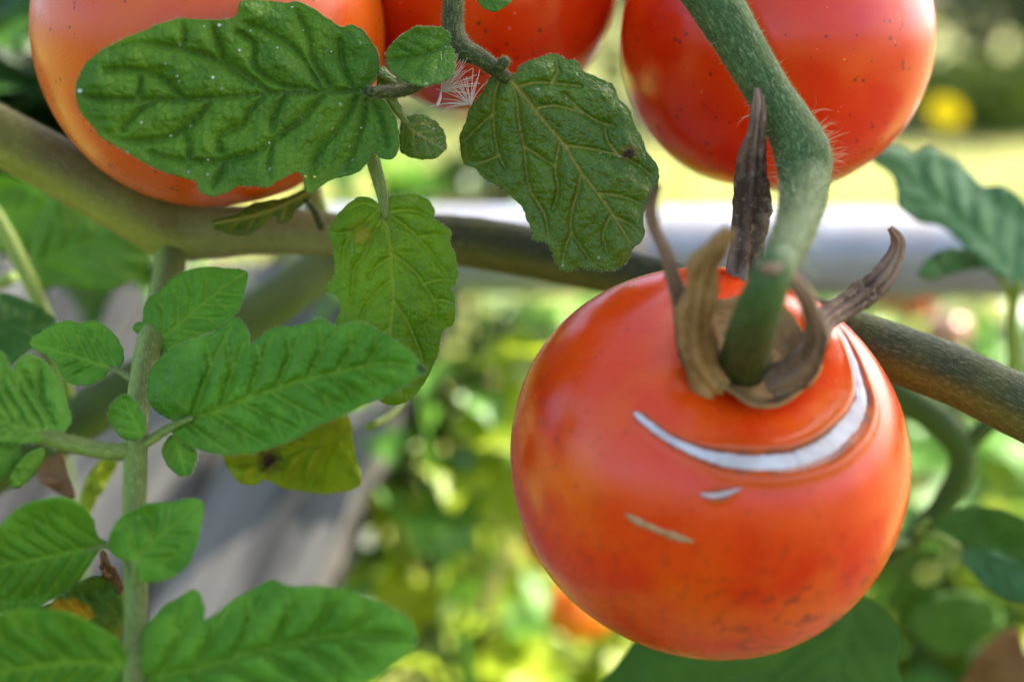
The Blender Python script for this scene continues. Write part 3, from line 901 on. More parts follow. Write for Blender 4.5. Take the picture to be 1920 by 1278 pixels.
def front_tomato():
    c = np.array(at(1325, 862, 0.258))
    axis = np.array(RN * 0.20 + UN * 0.60 - FN * 0.775)
    V, F = tomato_body(c, axis, 0.0357, 0.95, 0.17, 5, 0.006, 420, 300, 1.0)
    bvh = BVHTree.FromPolygons([Vector(v) for v in V], F)
    t = empty('tomato', Vector(c) - Vector((0, 0, 0.034)), 'ripe red tomato with white curved crack and dry brown calyx', 'tomato')
    scars = [
        (ring_pts(), CORK, 0.0011, 0.0),
        ([(1314, 926, 2.5), (1335, 929, 5), (1360, 925, 5.5), (1392, 914, 2)], CORK, 0.0006, 0.0),  # pale strip painted as a highlight streak inside a small brownish scar mark
        ([(1172, 963, 3), (1195, 977, 9), (1225, 990, 7), (1262, 1004, 9), (1300, 1016, 4)], CORK2, -0.0001, 0.0),
    ]
    lip = np.zeros(len(V)); rim = np.zeros(len(V))
    disp = np.zeros(len(V)); nvec = V - c; nvec /= np.linalg.norm(nvec, axis=1)[:, None]
    strips = []
    for si, (pts, mat, depth, _) in enumerate(scars):
        S = resample(catmull(np.array(pts, float), 10), 3.0)
        L = []; W = []; NN = []
        for x, y, w in S:
            h = ray_px(bvh, x, y)
            if h[0] is None: continue
            L.append(np.array(h[0])); NN.append(np.array(h[1])); W.append(w * px_m(0.232))
        L = np.array(L); W = np.array(W); NN = np.array(NN)
        NN = np.where(((NN @ FN) > 0)[:, None], -NN, NN)
        d, pos, _ = seg_dist(V, L)
        wl = np.interp(pos, np.linspace(0, 1, len(W)), W)
        q = d / np.maximum(wl, 2e-4)
        if depth > 0:
            amt = np.clip(wl / W.max(), 0.25, 1)
            disp -= depth * amt * np.exp(-(q / 1.05) ** 4)
            disp += 0.00045 * amt * np.exp(-((q - 1.9) / 0.65) ** 2)
            lip = np.maximum(lip, (0.9 if si == 0 else 0.7) * np.exp(-((q - 1.05) / (0.55 if si == 0 else 1.3)) ** 2) * (0.75 + 0.8 * vnoise(pos * 40, q, 5)))
            rim = np.maximum(rim, np.exp(-(q / 3.0) ** 2) * amt)
        else:
            lip = np.maximum(lip, 0.3 * np.exp(-((q - 1.0) / 0.4) ** 2))
        strips.append((L, W, NN, mat, depth, si))
    V2 = V + nvec * disp[:, None]
    # dark weather marks sit low on the fruit, away from the calyx
    ht = (V - c) @ (axis / np.linalg.norm(axis)) / 0.0357
    bl = np.clip((0.62 - ht) / 0.3, 0, 1) * (0.35 + 0.65 * np.clip(0.5 + ((V - c) @ RN) / 0.03, 0, 1))
    body = obj('fruit', V2, F, TOM_FRONT, t, {'lip': lip, 'rim': rim, 'blotch': bl})
    for L, W, NN, mat, depth, si in strips:
        T = np.gradient(L, axis=0); T /= np.linalg.norm(T, axis=1)[:, None] + 1e-12
        X = np.cross(T, NN); X /= np.linalg.norm(X, axis=1)[:, None]
        m = 9; u = np.linspace(-1, 1, m); vv = []
        for i in range(len(L)):
            for k in range(m):
                jag = 1 + 0.40 * vnoise(np.array([i * 0.33]), np.array([3.0 * (u[k] > 0)]), 5 + si)[0] + 0.35 * vnoise(np.array([i * 1.1]), np.array([5.0 * (u[k] > 0)]), 9 + si)[0]
                hgt = -depth * 0.75 * min(1, W[i] / W.max()) + 0.00035 * (1 - u[k] ** 2) * W[i] / W.max() + 0.00016 * vnoise(np.array([i * 0.3]), np.array([u[k] * 2]), 8)[0]
                if depth <= 0: hgt = 0.0004 * (1 - u[k] ** 2) - 0.0001 + 0.0001 * vnoise(np.array([i * 0.4]), np.array([u[k] * 2]), 8)[0]
                vv.append(L[i] + X[i] * u[k] * W[i] * 1.02 * jag + NN[i] * hgt)
        ff = [(i * m + k, i * m + k + 1, (i + 1) * m + k + 1, (i + 1) * m + k) for i in range(len(L) - 1) for k in range(m - 1)]
        o = obj('scar_and_highlight', vv, ff, mat, body)
        if si == 0: o['label'] = 'long white curved growth crack'
    # pedicel arching from the knuckle towards the lens and down into the fruit
    pp = [(1482, 452, 0.2200, 24), (1466, 483, 0.2115, 33), (1450, 510, 0.2055, 37), (1432, 555, 0.2070, 42), (1410, 618, 0.218, 45), (1394, 680, 0.232, 47), (1388, 716, 0.2415, 52)]
    pv, pf, pa, pn = tube([at(*p[:3]) for p in pp], [p[3] * px_m(p[2]) for p in pp], 30, 0.0008, 0.06, 3)
    arc = pa['stem'][:, 2]; pa['tone'] = np.clip((arc / arc.max() - 0.34) / 0.3, 0, 1)
    o = obj('pedicel', pv, pf, OLIVE, t, pa)
    # calyx: collar and sepals
    pole = np.array(at(1400, 676, 0.2360))
    ax = axis / np.linalg.norm(axis)
    ref = RN - (RN @ ax) * ax; ref /= np.linalg.norm(ref); ref2 = np.cross(ax, ref)
    nr, na = 10, 48; vv = []
    for i in range(nr):
        q = i / (nr - 1)
        for k in range(na):
            a = 2 * math.pi * k / na
            rr = 0.0035 + q * 0.0078 * (1 + 0.05 * math.cos(5 * a + 0.6) + 0.12 * vnoise(np.array([k * 0.4]), np.array([1.0]), 4)[0])
            hh = 0.0012 - 0.0022 * q + 0.0042 * q ** 3 + 0.0008 * vnoise(np.array([k * 0.5]), np.array([q * 3]), 6)[0]
            vv.append(pole + (ref * math.cos(a) + ref2 * math.sin(a)) * rr + ax * hh)
    ff = [(i * na + k, i * na + (k + 1) % na, (i + 1) * na + (k + 1) % na, (i + 1) * na + k) for i in range(nr - 1) for k in range(na)]
    cal = obj('calyx', vv, ff, TAN, t, {'band': [0.25 + 0.5 * random.random() for _ in vv]}, thick=0.0006)
    sep = [
        ([(1396, 672, 0.243, 28), (1392, 590, 0.247, 31), (1397, 500, 0.250, 33), (1403, 420, 0.251, 34), (1410, 340, 0.250, 30), (1417, 260, 0.247, 23), (1422, 205, 0.246, 16), (1419, 166, 0.246, 5)], DRY, 3, 0.3, 'tall dark brown sepal standing upright'),
        ([(1318, 706, 0.2335, 22), (1296, 655, 0.230, 22), (1284, 600, 0.227, 16), (1268, 540, 0.2235, 13), (1247, 475, 0.2195, 12), (1224, 425, 0.2155, 11), (1222, 385, 0.212, 9), (1236, 345, 0.209, 5)], DRY, 4, 0.5, None),
        ([(1348, 730, 0.2300, 38), (1318, 690, 0.2260, 40), (1306, 630, 0.2220, 36), (1311, 565, 0.2170, 31), (1325, 505, 0.2120, 27), (1345, 460, 0.2080, 18), (1368, 430, 0.2050, 7)], TAN, 5, 0.5, 'broad tan dry sepal'),
        ([(1490, 712, 0.2345, 30), (1520, 660, 0.2330, 22), (1545, 605, 0.2370, 21), (1592, 572, 0.2420, 24), (1640, 535, 0.2460, 26), (1672, 492, 0.2470, 22), (1684, 455, 0.2465, 13), (1668, 428, 0.2450, 4)], DRY, 6, 0.35, 'dark brown curled sepal pointing sideways'),
        ([(1440, 730, 0.2300, 34), (1490, 705, 0.2260, 30), (1522, 668, 0.2210, 22), (1530, 620, 0.2160, 17), (1518, 570, 0.2110, 15), (1490, 530, 0.2060, 14), (1455, 508, 0.2020, 11), (1425, 505, 0.2000, 5)], DRY, 7, 0.4, None),
    ]
    for pts, mat, sd, cup, lb in sep:
        s = ribbon('sepal', pts, mat, cal, sd, cup)
        if lb: s['label'] = lb
    return t

def ring_pts():
    z = [(100, 180, 3), (140, 215, 7), (250, 300, 8), (360, 370, 9), (480, 425, 11), (600, 465, 15), (720, 490, 16), (850, 502, 17), (980, 500, 17), (1120, 485, 18), (1250, 445, 19), (1350, 395, 19), (1430, 330, 19), (1500, 260, 18), (1545, 190, 17), (1570, 120, 15), (1572, 50, 13), (1560, -20, 11), (1540, -90, 10), (1515, -170, 9), (1480, -250, 8), (1440, -330, 6), (1410, -380, 3)]
    return [(1160 + x / 3.4286, 720 + y / 3.4286, w * 1.0) for x, y, w in z]

front_tomato()

def plain_tomato(px, py, d, rpx, axis, mat, label, seed, nu=160, nv=110, squash=0.94, group=None):
    c = np.array(at(px, py, d)); r = rpx * px_m(d)
    t = empty('tomato', Vector(c) - Vector((0, 0, r * 0.9)), label, 'tomato', group)
    V, F = tomato_body(c, axis, r, squash, 0.15, 5, 0.01, nu, nv, seed)
    obj('fruit', V, F, mat, t)
    # calyx star and stalk on top
    ax = np.array(Vector(axis).normalized()); top = c + ax * r * (squash - 0.13)
    for k in range(5):
        a = k * 1.2566 + seed
        ref = np.array([1.0, 0, 0]) - ax[0] * ax; ref /= np.linalg.norm(ref); ref2 = np.cross(ax, ref)
        dr = ref * math.cos(a) + ref2 * math.sin(a); sd = np.cross(ax, dr)
        vv = []
        for i in range(8):
            q = i / 7; w = r * 0.10 * math.sin(math.pi * min(1, q * 0.85 + 0.15)) + 1e-5
            p = top + dr * r * 0.75 * q + ax * r * (0.10 + 0.22 * q * q)
            vv += [p - sd * w, p + ax * r * -0.02, p + sd * w]
        ff = [(i * 3 + j, i * 3 + j + 1, i * 3 + j + 4, i * 3 + j + 3) for i in range(7) for j in range(2)]
        obj('sepal', vv, ff, SEPAL_G, t, thick=0.0003)
    V, F, A, N = tube([top - ax * r * 0.05, top + ax * r * 0.3, top + ax * r * 0.6 + np.array((0.2 * r, 0, 0))], [r * 0.09, r * 0.08, r * 0.09], 12, 0.003)
    obj('pedicel', V, F, PED, t, A)
    return t
SEPAL_G = plain_mat('green_sepal', (0.06, 0.13, 0.04), (0.10, 0.18, 0.06), 300, 0.6, 0.4, 0.0004, 0.2)

plain_tomato(1452, 78, 0.303, 292, (0.15, 0.1, 1.0), TOM_RED, 'glossy red tomato with dark specks behind the hairy peduncle', 0.4, 300, 200, 0.965)
plain_tomato(905, -26, 0.312, 254, (0.0, 0.1, 1.0), TOM_RED, 'red tomato wedged between the orange tomato and the speckled red one', 1.9, 220, 150)
plain_tomato(394, 68, 0.288, 327, (-0.1, -0.1, 1.0), TOM_ORANGE, 'orange ripening tomato half hidden behind the broad puckered leaf', 2.8, 300, 200, 0.97)

# ------------------------------------------------------------------ vines and stalks
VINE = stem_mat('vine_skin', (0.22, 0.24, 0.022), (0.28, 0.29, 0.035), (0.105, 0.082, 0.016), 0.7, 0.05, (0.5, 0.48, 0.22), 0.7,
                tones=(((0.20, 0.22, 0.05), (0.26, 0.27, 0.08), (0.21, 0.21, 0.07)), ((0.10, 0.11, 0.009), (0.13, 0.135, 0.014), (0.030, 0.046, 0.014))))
STALK = stem_mat('pale_green_stalk_skin', (0.15, 0.23, 0.03), (0.19, 0.27, 0.05), (0.09, 0.12, 0.02), 0.6, 0.25, (0.55, 0.65, 0.35), 0.6)
STALK_D = stem_mat('dark_green_stalk_skin', (0.028, 0.050, 0.006), (0.045, 0.070, 0.009), (0.036, 0.036, 0.008), 0.65, 0.03, (0.4, 0.45, 0.2))
BACKSTEM = stem_mat('dark_green_stem_skin', (0.050, 0.095, 0.008), (0.075, 0.12, 0.010), (0.030, 0.058, 0.006), 0.7, 0.0, (0.12, 0.18, 0.03), 0.7)  # dark green of the stem itself, deeper on its upper side
LIME = stem_mat('lime_green_stalk_skin', (0.20, 0.30, 0.04), (0.26, 0.36, 0.06), (0.22, 0.30, 0.05), 0.5, 0.05, (0.3, 0.42, 0.08), 0.6)

def vine():
    t = empty('tomato_vine', at(330, 440, 0.302), 'thick hairy tomato vine running sideways behind the fruit', 'vine')
    pts = [(-120, 190, 0.300, 55), (0, 255, 0.301, 54), (150, 335, 0.302, 55), (260, 396, 0.302, 58), (330, 428, 0.303, 60), (400, 434, 0.304, 50), (480, 432, 0.306, 45), (600, 438, 0.310, 41), (720, 446, 0.315, 41), (850, 450, 0.320, 47), (1000, 474, 0.320, 48), (1180, 515, 0.312, 44), (1350, 560, 0.300, 46), (1500, 600, 0.288, 50), (1600, 636, 0.281, 53), (1760, 692, 0.272, 55), (1880, 746, 0.266, 57), (2040, 830, 0.260, 58)]
    V, F, A, N = tube([at(*p[:3]) for p in pts], [p[3] * px_m(p[2]) for p in pts], 40, 0.0012, 0.03, 1, (0.05, -0.25, 0.92))
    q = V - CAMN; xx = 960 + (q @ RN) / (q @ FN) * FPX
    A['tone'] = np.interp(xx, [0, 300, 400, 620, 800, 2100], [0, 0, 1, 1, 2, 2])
    o = obj('stem', V, F, VINE, t, A)
    P, Nn = surf_samples(V, F, 26000, 6)
    hv, hf = hairs(P, Nn, 0.0006, 0.00004, 0.5, 0.6, seed=1)
    obj('hair', hv, hf, HAIRG, o, kind='stuff')
    stem('shoot', [(604, 440, 0.312, 22), (598, 405, 0.313, 20), (588, 365, 0.314, 18), (585, 330, 0.316, 15)], LIME, t, 16, 0.03, 4)
vine()

def back_stem():
    t = empty('vine_stem', at(140, 800, 0.40), 'dark green out of focus vine stem slanting in front of the grey boards', 'vine')
    stem('stem', [(760, 400, 0.375, 40), (620, 490, 0.365, 40), (520, 565, 0.355, 42), (380, 650, 0.345, 42), (230, 735, 0.340, 44), (130, 800, 0.335, 45), (-80, 920, 0.33, 46)], BACKSTEM, t, 28, 0.03, 5, blush_dir=(0, -0.3, 1), step=0.003)
back_stem()

def back_fork():
    t = empty('vine_stem', at(1800, 830, 0.36), 'blurred dark forked stem below the right end of the thick vine', 'vine')
    stem('stem', [(1560, 640, 0.38, 26), (1660, 720, 0.375, 28), (1760, 790, 0.37, 30), (1805, 850, 0.37, 26), (1785, 920, 0.372, 24), (1720, 1000, 0.375, 20), (1660, 1050, 0.378, 17), (1590, 1090, 0.38, 15)], BACKSTEM, t, 24, 0.03, 6, step=0.003)
    stem('branch', [(1800, 846, 0.370, 18), (1850, 800, 0.368, 17), (1920, 735, 0.365, 16), (2020, 650, 0.36, 15)], BACKSTEM, t, 18, 0.03, 7, step=0.003)
back_fork()

def peduncle():
    t = empty('fruit_stalk', at(1508, 296, 0.250), 'green hairy fruit stalk with swollen knuckle above the cracked tomato', 'stalk')
    o, V, F = stem('stalk', [(1280, -90, 0.258, 52), (1333, -8, 0.2565, 49), (1369, 50, 0.255, 46), (1403, 108, 0.254, 43), (1447, 182, 0.2525, 42), (1483, 240, 0.2505, 45), (1506, 290, 0.2485, 52), (1509, 335, 0.246, 47), (1503, 385, 0.238, 41), (1490, 430, 0.228, 37), (1466, 484, 0.2110, 33)], PED, t, 44, 0.045, 8, 17000, 0.00055, 0.00005)
    # long silky hairs round the knuckle
    P, N = surf_samples(V, F, 4000, 5)
    px = 960 + ((P - CAMN) @ RN) / ((P - CAMN) @ FN) * FPX; py = 639 - ((P - CAMN) @ UN) / ((P - CAMN) @ FN) * FPX
    keep = np.where((py > 205) & (py < 500) & (np.abs(N @ FN) < 0.6))[0][:260]
    hv, hf = hairs(P[keep], N[keep], 0.0032, 0.00010, 0.35, 0.7, seed=3)
    obj('long_hair', hv, hf, HAIR, o, kind='stuff')
    keep = np.where((py < 205) & (np.abs(N @ FN) < 0.4))[0][:60]
    hv, hf = hairs(P[keep], N[keep], 0.0014, 0.00007, 0.35, 0.7, seed=4)
    obj('long_hair', hv, hf, HAIR, o, kind='stuff')
peduncle()

# ------------------------------------------------------------------ sharp compound leaf hanging from above
LEAF_A = leaf_mat('puckered_dark_leaf', (0.052, 0.145, 0.010), (0.105, 0.225, 0.012), (0.030, 0.060, 0.006), 0.22, (0.10, 0.24, 0.015), 0.55, (0.075, 0.16, 0.010), 0.6, 0.35, 0.5, 0.12)
LEAF_B = leaf_mat('glossy_dark_leaf', (0.044, 0.110, 0.004), (0.088, 0.168, 0.006), (0.32, 0.27, 0.04), 0.24, (0.10, 0.24, 0.01), 0.85, (0.065, 0.125, 0.006), 0.6, 0.35, 0.36, 0.10, spec=0.34, brown=((0.13, 0.12, 0.01), (0.040, 0.018, 0.012)))
LEAF_C = leaf_mat('translucent_mid_leaf', (0.105, 0.225, 0.004), (0.190, 0.345, 0.008), (0.36, 0.45, 0.03), 0.42, (0.28, 0.46, 0.010), 0.8, (0.11, 0.2, 0.01), 0.7, 0.25, 0.42, 0.08, brown=((0.20, 0.28, 0.010), (0.32, 0.28, 0.015)))
LEAF_D = leaf_mat('bright_green_leaf', (0.066, 0.215, 0.012), (0.130, 0.335, 0.018), (0.24, 0.42, 0.03), 0.34, (0.15, 0.42, 0.014), 0.75, (0.11, 0.25, 0.015), 0.6, 0.1, 0.52, 0.10, brown=((0.045, 0.12, 0.02), (0.075, 0.075, 0.03)))
LEAF_E = leaf_mat('pale_green_leaf', (0.075, 0.22, 0.018), (0.12, 0.30, 0.028), (0.19, 0.34, 0.04), 0.30, (0.22, 0.44, 0.02), 0.6, None, 0, 0.1, 0.55, 0.15)

def top_leaf():
    t = empty('tomato_leaf', at(855, 95, 0.258), 'sharp dark green compound leaf hanging down between the upper tomatoes', 'leaf')
    stem('petiole', [(846, -60, 0.259, 20), (850, 0, 0.259, 20), (850, 50, 0.2585, 20), (862, 88, 0.258, 22), (900, 108, 0.258, 17), (930, 130, 0.2585, 15), (955, 150, 0.259, 11)], STALK_D, t, 22, 0.06, 12, 2500, 0.00055, 0.00006)
    stem('petiole', [(862, 92, 0.2590, 14), (820, 130, 0.2605, 13), (770, 165, 0.2600, 12), (725, 172, 0.2560, 12), (690, 172, 0.2520, 10)], STALK_D, t, 18, 0.08, 13, 1500, 0.0007, 0.00006)
    stem('petiolule', [(728, 178, 0.2590, 9), (742, 200, 0.2600, 9), (756, 222, 0.2605, 6), (768, 236, 0.2605, 4)], STALK, t, 14, 0.05, 14, 300)
    stem('petiolule', [(690, 180, 0.2600, 12), (690, 240, 0.2620, 13), (700, 300, 0.2630, 13), (712, 345, 0.2630, 12), (719, 378, 0.2625, 9), (724, 410, 0.2622, 5)], STALK, t, 18, 0.05, 15, 900, 0.0006)
    stem('bud', [(936, 128, 0.2570, 10), (946, 117, 0.2560, 11), (951, 110, 0.2555, 7)], STALK_D, t, 14, 0.15, 16, 200)
    # broad puckered leaflet over the orange tomato
    ol = ZA([(30, 450), (45, 385), (90, 305), (180, 235), (330, 165), (520, 95), (640, 95), (790, 97), (828, 72), (840, 20), (880, 0), (960, 0), (1060, 12), (1130, 8), (1180, 30), (1250, 75), (1340, 130), (1390, 120), (1440, 145), (1480, 190), (1510, 240), (1530, 310), (1512, 390), (1480, 430), (1490, 465), (1560, 500), (1608, 580), (1625, 660), (1620, 740), (1590, 785), (1540, 780), (1500, 752), (1480, 785), (1420, 850), (1310, 880), (1230, 922), (1190, 950), (1165, 935), (1160, 885), (1140, 850), (1090, 860), (1020, 900), (970, 925), (900, 915), (830, 915), (780, 945), (700, 965), (650, 945), (620, 890), (540, 870), (440, 835), (380, 805), (300, 760), (220, 715), (160, 680), (110, 620), (60, 560), (35, 500)])
    mid = ZA([(1490, 448), (1250, 452), (1000, 462), (800, 478), (640, 490), (400, 492), (170, 490), (45, 470)])
    vv = [ZA(v) for v in ([(980, 455), (860, 360), (760, 312), (560, 245), (330, 215), (200, 250)], [(560, 488), (500, 420), (430, 372), (300, 345), (180, 345)], [(1240, 440), (1150, 290), (1080, 220), (960, 150), (870, 120)], [(1180, 440), (1040, 420), (915, 330), (910, 220), (830, 160)],
                            [(900, 410), (780, 330), (740, 220), (700, 110)], [(1300, 440), (1200, 300), (1180, 180), (1120, 60)], [(1400, 440), (1350, 330), (1330, 200)], [(560, 245), (570, 180), (560, 120)], [(330, 345), (350, 390), (340, 480)],
                            [(700, 490), (640, 570), (560, 640), (430, 690), (260, 695), (180, 660)], [(960, 470), (880, 560), (850, 620), (740, 670), (740, 740)], [(560, 640), (590, 720), (580, 850)], [(1250, 470), (1140, 590), (1000, 700), (890, 765), (760, 795), (560, 795), (400, 760)], [(1000, 700), (985, 800), (990, 880)], [(1420, 475), (1340, 620), (1250, 720), (1200, 800), (1190, 900)],
                            [(1060, 470), (1010, 570), (1000, 640)], [(420, 495), (330, 560), (260, 640)], [(1470, 480), (1440, 620), (1400, 740), (1360, 840)], [(1500, 500), (1540, 600), (1570, 720)], [(760, 795), (740, 860), (700, 930)])]
    leaflet('leaflet', ol, mid, LEAF_A, t, 0.2560, 0.2400, 0.004, 0.002, -0.004, 0.0016, 2.8, veins=vv, vw=3.6, wave=0.0012, seed=31, hair_n=500, edge_hair=500, cell=20, midw=1.5)['label'] = 'broad puckered leaflet lying over the orange tomato'
    # hanging leaflet with brown veins
    ol = ZB([(955, 332), (985, 290), (1050, 260), (1140, 238), (1180, 260), (1230, 270), (1260, 310), (1330, 345), (1400, 380), (1425, 440), (1470, 490), (1490, 550), (1520, 600), (1545, 670), (1590, 730), (1600, 770), (1590, 840), (1560, 900), (1530, 960), (1535, 1030), (1520, 1070), (1480, 1110), (1465, 1150), (1430, 1185), (1370, 1200), (1300, 1193), (1240, 1190), (1185, 1205), (1150, 1180), (1130, 1130), (1100, 1080), (1045, 1065), (1040, 1030), (1010, 970), (990, 915), (940, 870), (880, 825), (820, 790), (780, 745), (740, 730), (720, 680), (715, 610), (740, 540), (760, 480), (800, 430), (830, 380), (850, 340), (880, 335), (920, 345)])
    mid = ZB([(945, 358), (1020, 450), (1100, 550), (1180, 645), (1250, 760), (1330, 860), (1400, 960), (1470, 1075)])
    vv = [ZB(v) for v in ([(975, 382), (1050, 368), (1120, 370), (1250, 382)], [(1060, 480), (1120, 470), (1170, 475), (1260, 500), (1330, 540), (1400, 560)], [(1180, 645), (1290, 660), (1420, 690), (1520, 740), (1580, 800)], [(1330, 860), (1430, 870), (1530, 910)],
                            [(890, 350), (870, 420), (865, 500), (870, 600), (890, 690), (915, 740)], [(955, 385), (970, 450), (975, 520), (1000, 650), (1010, 760), (1030, 850)], [(1160, 630), (1140, 740), (1150, 840), (1130, 930)], [(1255, 770), (1235, 860), (1210, 950), (1210, 1030), (1250, 1090), (1290, 1150)], [(1390, 945), (1350, 1040), (1370, 1120)],
                            [(1260, 500), (1200, 440), (1180, 420)], [(1420, 690), (1370, 620), (1360, 560)], [(1000, 650), (1080, 700), (1140, 740)], [(890, 690), (820, 720), (780, 730)], [(870, 500), (800, 560), (740, 620)], [(1030, 850), (1090, 950), (1110, 1060)], [(1210, 1030), (1180, 1110), (1170, 1180)], [(1400, 960), (1480, 1000), (1520, 1050)], [(1120, 370), (1150, 320), (1140, 260)])]
    leaflet('leaflet', ol, mid, LEAF_B, t, 0.2590, 0.2560, 0.002, 0.004, 0.002, 0.0012, 2.5, veins=vv, vw=2.6, wave=0.0012, seed=32, hair_n=800, edge_hair=600, cell=16, spots=[(560 + 1465 / 2.367, 682 / 2.367, 15)])['label'] = 'dark hanging leaflet with brownish veins and a small brown spot'
    # translucent leaflet below
    ol = ZC([(430, 62), (470, 50), (500, 25), (570, 12), (640, 10), (700, 40), (735, 85), (740, 140), (790, 180), (825, 220), (825, 280), (850, 340), (865, 420), (860, 480), (835, 520), (850, 580), (855, 650), (840, 720), (790, 750), (775, 800), (760, 870), (730, 950), (690, 1030), (640, 1100), (580, 1145), (510, 1160), (450, 1140), (380, 1080), (330, 980), (250, 850), (205, 720), (225, 650), (205, 560), (150, 545), (140, 520), (190, 470), (200, 420), (190, 340), (180, 280), (160, 240), (165, 200), (200, 140), (250, 80), (310, 35), (360, 22), (405, 38)])
    mid = ZC([(440, 60), (470, 150), (495, 270), (505, 400), (515, 540), (510, 650), (500, 760), (520, 900), (560, 1100)])
    vv = [ZC(v) for v in ([(475, 115), (560, 100), (640, 105), (700, 130)], [(485, 115), (600, 200), (650, 245), (720, 330), (810, 450)], [(515, 340), (620, 420), (680, 500), (735, 590), (750, 690)], [(520, 600), (590, 700), (650, 840), (680, 930)], [(445, 85), (370, 160), (290, 215), (180, 225)], [(455, 140), (400, 240), (350, 350), (300, 430), (290, 600)], [(500, 355), (430, 400), (380, 470)], [(497, 480), (400, 570), (340, 680)], [(650, 245), (720, 235), (790, 240)], [(290, 215), (250, 300), (235, 420)], [(735, 590), (800, 590), (840, 610)], [(510, 720), (440, 800), (400, 900)], [(430, 80), (350, 60), (280, 90)], [(680, 500), (760, 480), (840, 480)])]
    leaflet('leaflet', ol, mid, LEAF_C, t, 0.2625, 0.2600, 0.003, 0.003, -0.002, 0.0010, 2.5, veins=vv, vw=2.6, wave=0.0012, seed=33, hair_n=600, edge_hair=500, cell=15, spots=[(680, 440, 22)])['label'] = 'bright translucent leaflet with pale veins hanging above the lower leaves'
    ol = ZG([(100, 470), (110, 420), (150, 350), (230, 280), (330, 225), (430, 210), (530, 220), (590, 250), (620, 290), (615, 340), (640, 410), (655, 470), (650, 550), (630, 600), (560, 640), (500, 665), (400, 685), (310, 670), (200, 610), (130, 550)])
    leaflet('leaflet', ol, ZG([(615, 340), (480, 410), (330, 455), (110, 480)]), LEAF_A, t, 0.2550, 0.2535, -0.0045, -0.003, 0.0, 0.0003, 2.6, 3, vw=2.0, seed=34, hair_n=250, edge_hair=200, cell=12)['label'] = 'small round leaflet folded along its midrib'
    ol = ZG([(215, 990), (240, 950), (300, 925), (380, 910), (450, 940), (510, 980), (550, 1030), (580, 1110), (585, 1180), (550, 1230), (490, 1265), (420, 1275), (330, 1265), (250, 1235), (210, 1200)])
    leaflet('leaflet', ol, ZG([(235, 960), (330, 1050), (430, 1110), (560, 1190)]), LEAF_B, t, 0.2605, 0.2590, 0.001, 0.001, 0.001, 0.0003, 2.6, 3, vw=1.7, seed=35, hair_n=200, edge_hair=160, cell=12)
    ol = ZG([(40, 560), (80, 530), (140, 590), (200, 620), (350, 690), (280, 720), (100, 740), (30, 680)])
    leaflet('leaflet', ol, ZG([(340, 695), (200, 680), (50, 600)]), LEAF_B, t, 0.2615, 0.2610, 0.001, 0.001, 0.001, 0.0002, 3.0, 2, vw=1.7, seed=36)
    ol = ZG([(835, 0), (870, 60), (930, 90), (990, 90), (1050, 60), (1100, 10), (1110, -60), (1000, -120), (880, -100)])
    leaflet('leaflet', ol, ZG([(860, -90), (930, 0), (985, 85)]), LEAF_A, t, 0.2590, 0.2560, 0.001, 0.001, 0.001, 0.0003, 3.0, 3, vw=1.7, seed=37)
    return t
top_leaf()

def curled_leaf():
    t = empty('tomato_leaf', at(590, 400, 0.295), 'small dark curled leaf resting against the vine under the orange tomato', 'leaf')
    ol = ZK([(1050, 1110), (1100, 1090), (1180, 1070), (1250, 1020), (1330, 1000), (1420, 985), (1540, 940), (1560, 980), (1480, 1050), (1450, 1100), (1400, 1120), (1370, 1080), (1310, 1130), (1240, 1175), (1150, 1170), (1080, 1150)])
    leaflet('leaflet', ol, ZK([(1550, 955), (1400, 1030), (1250, 1080), (1070, 1115)]), LEAF_B, t, 0.2850, 0.2800, 0.004, 0.004, 0.002, 0.0006, 3.0, 5, vw=2.4, seed=38, edge_hair=200, cell=12)
    stem('petiole', [(572, 372, 0.2855, 6), (590, 395, 0.293, 7), (602, 425, 0.3, 8)], STALK_D, t, 12, 0.05, 20)
curled_leaf()

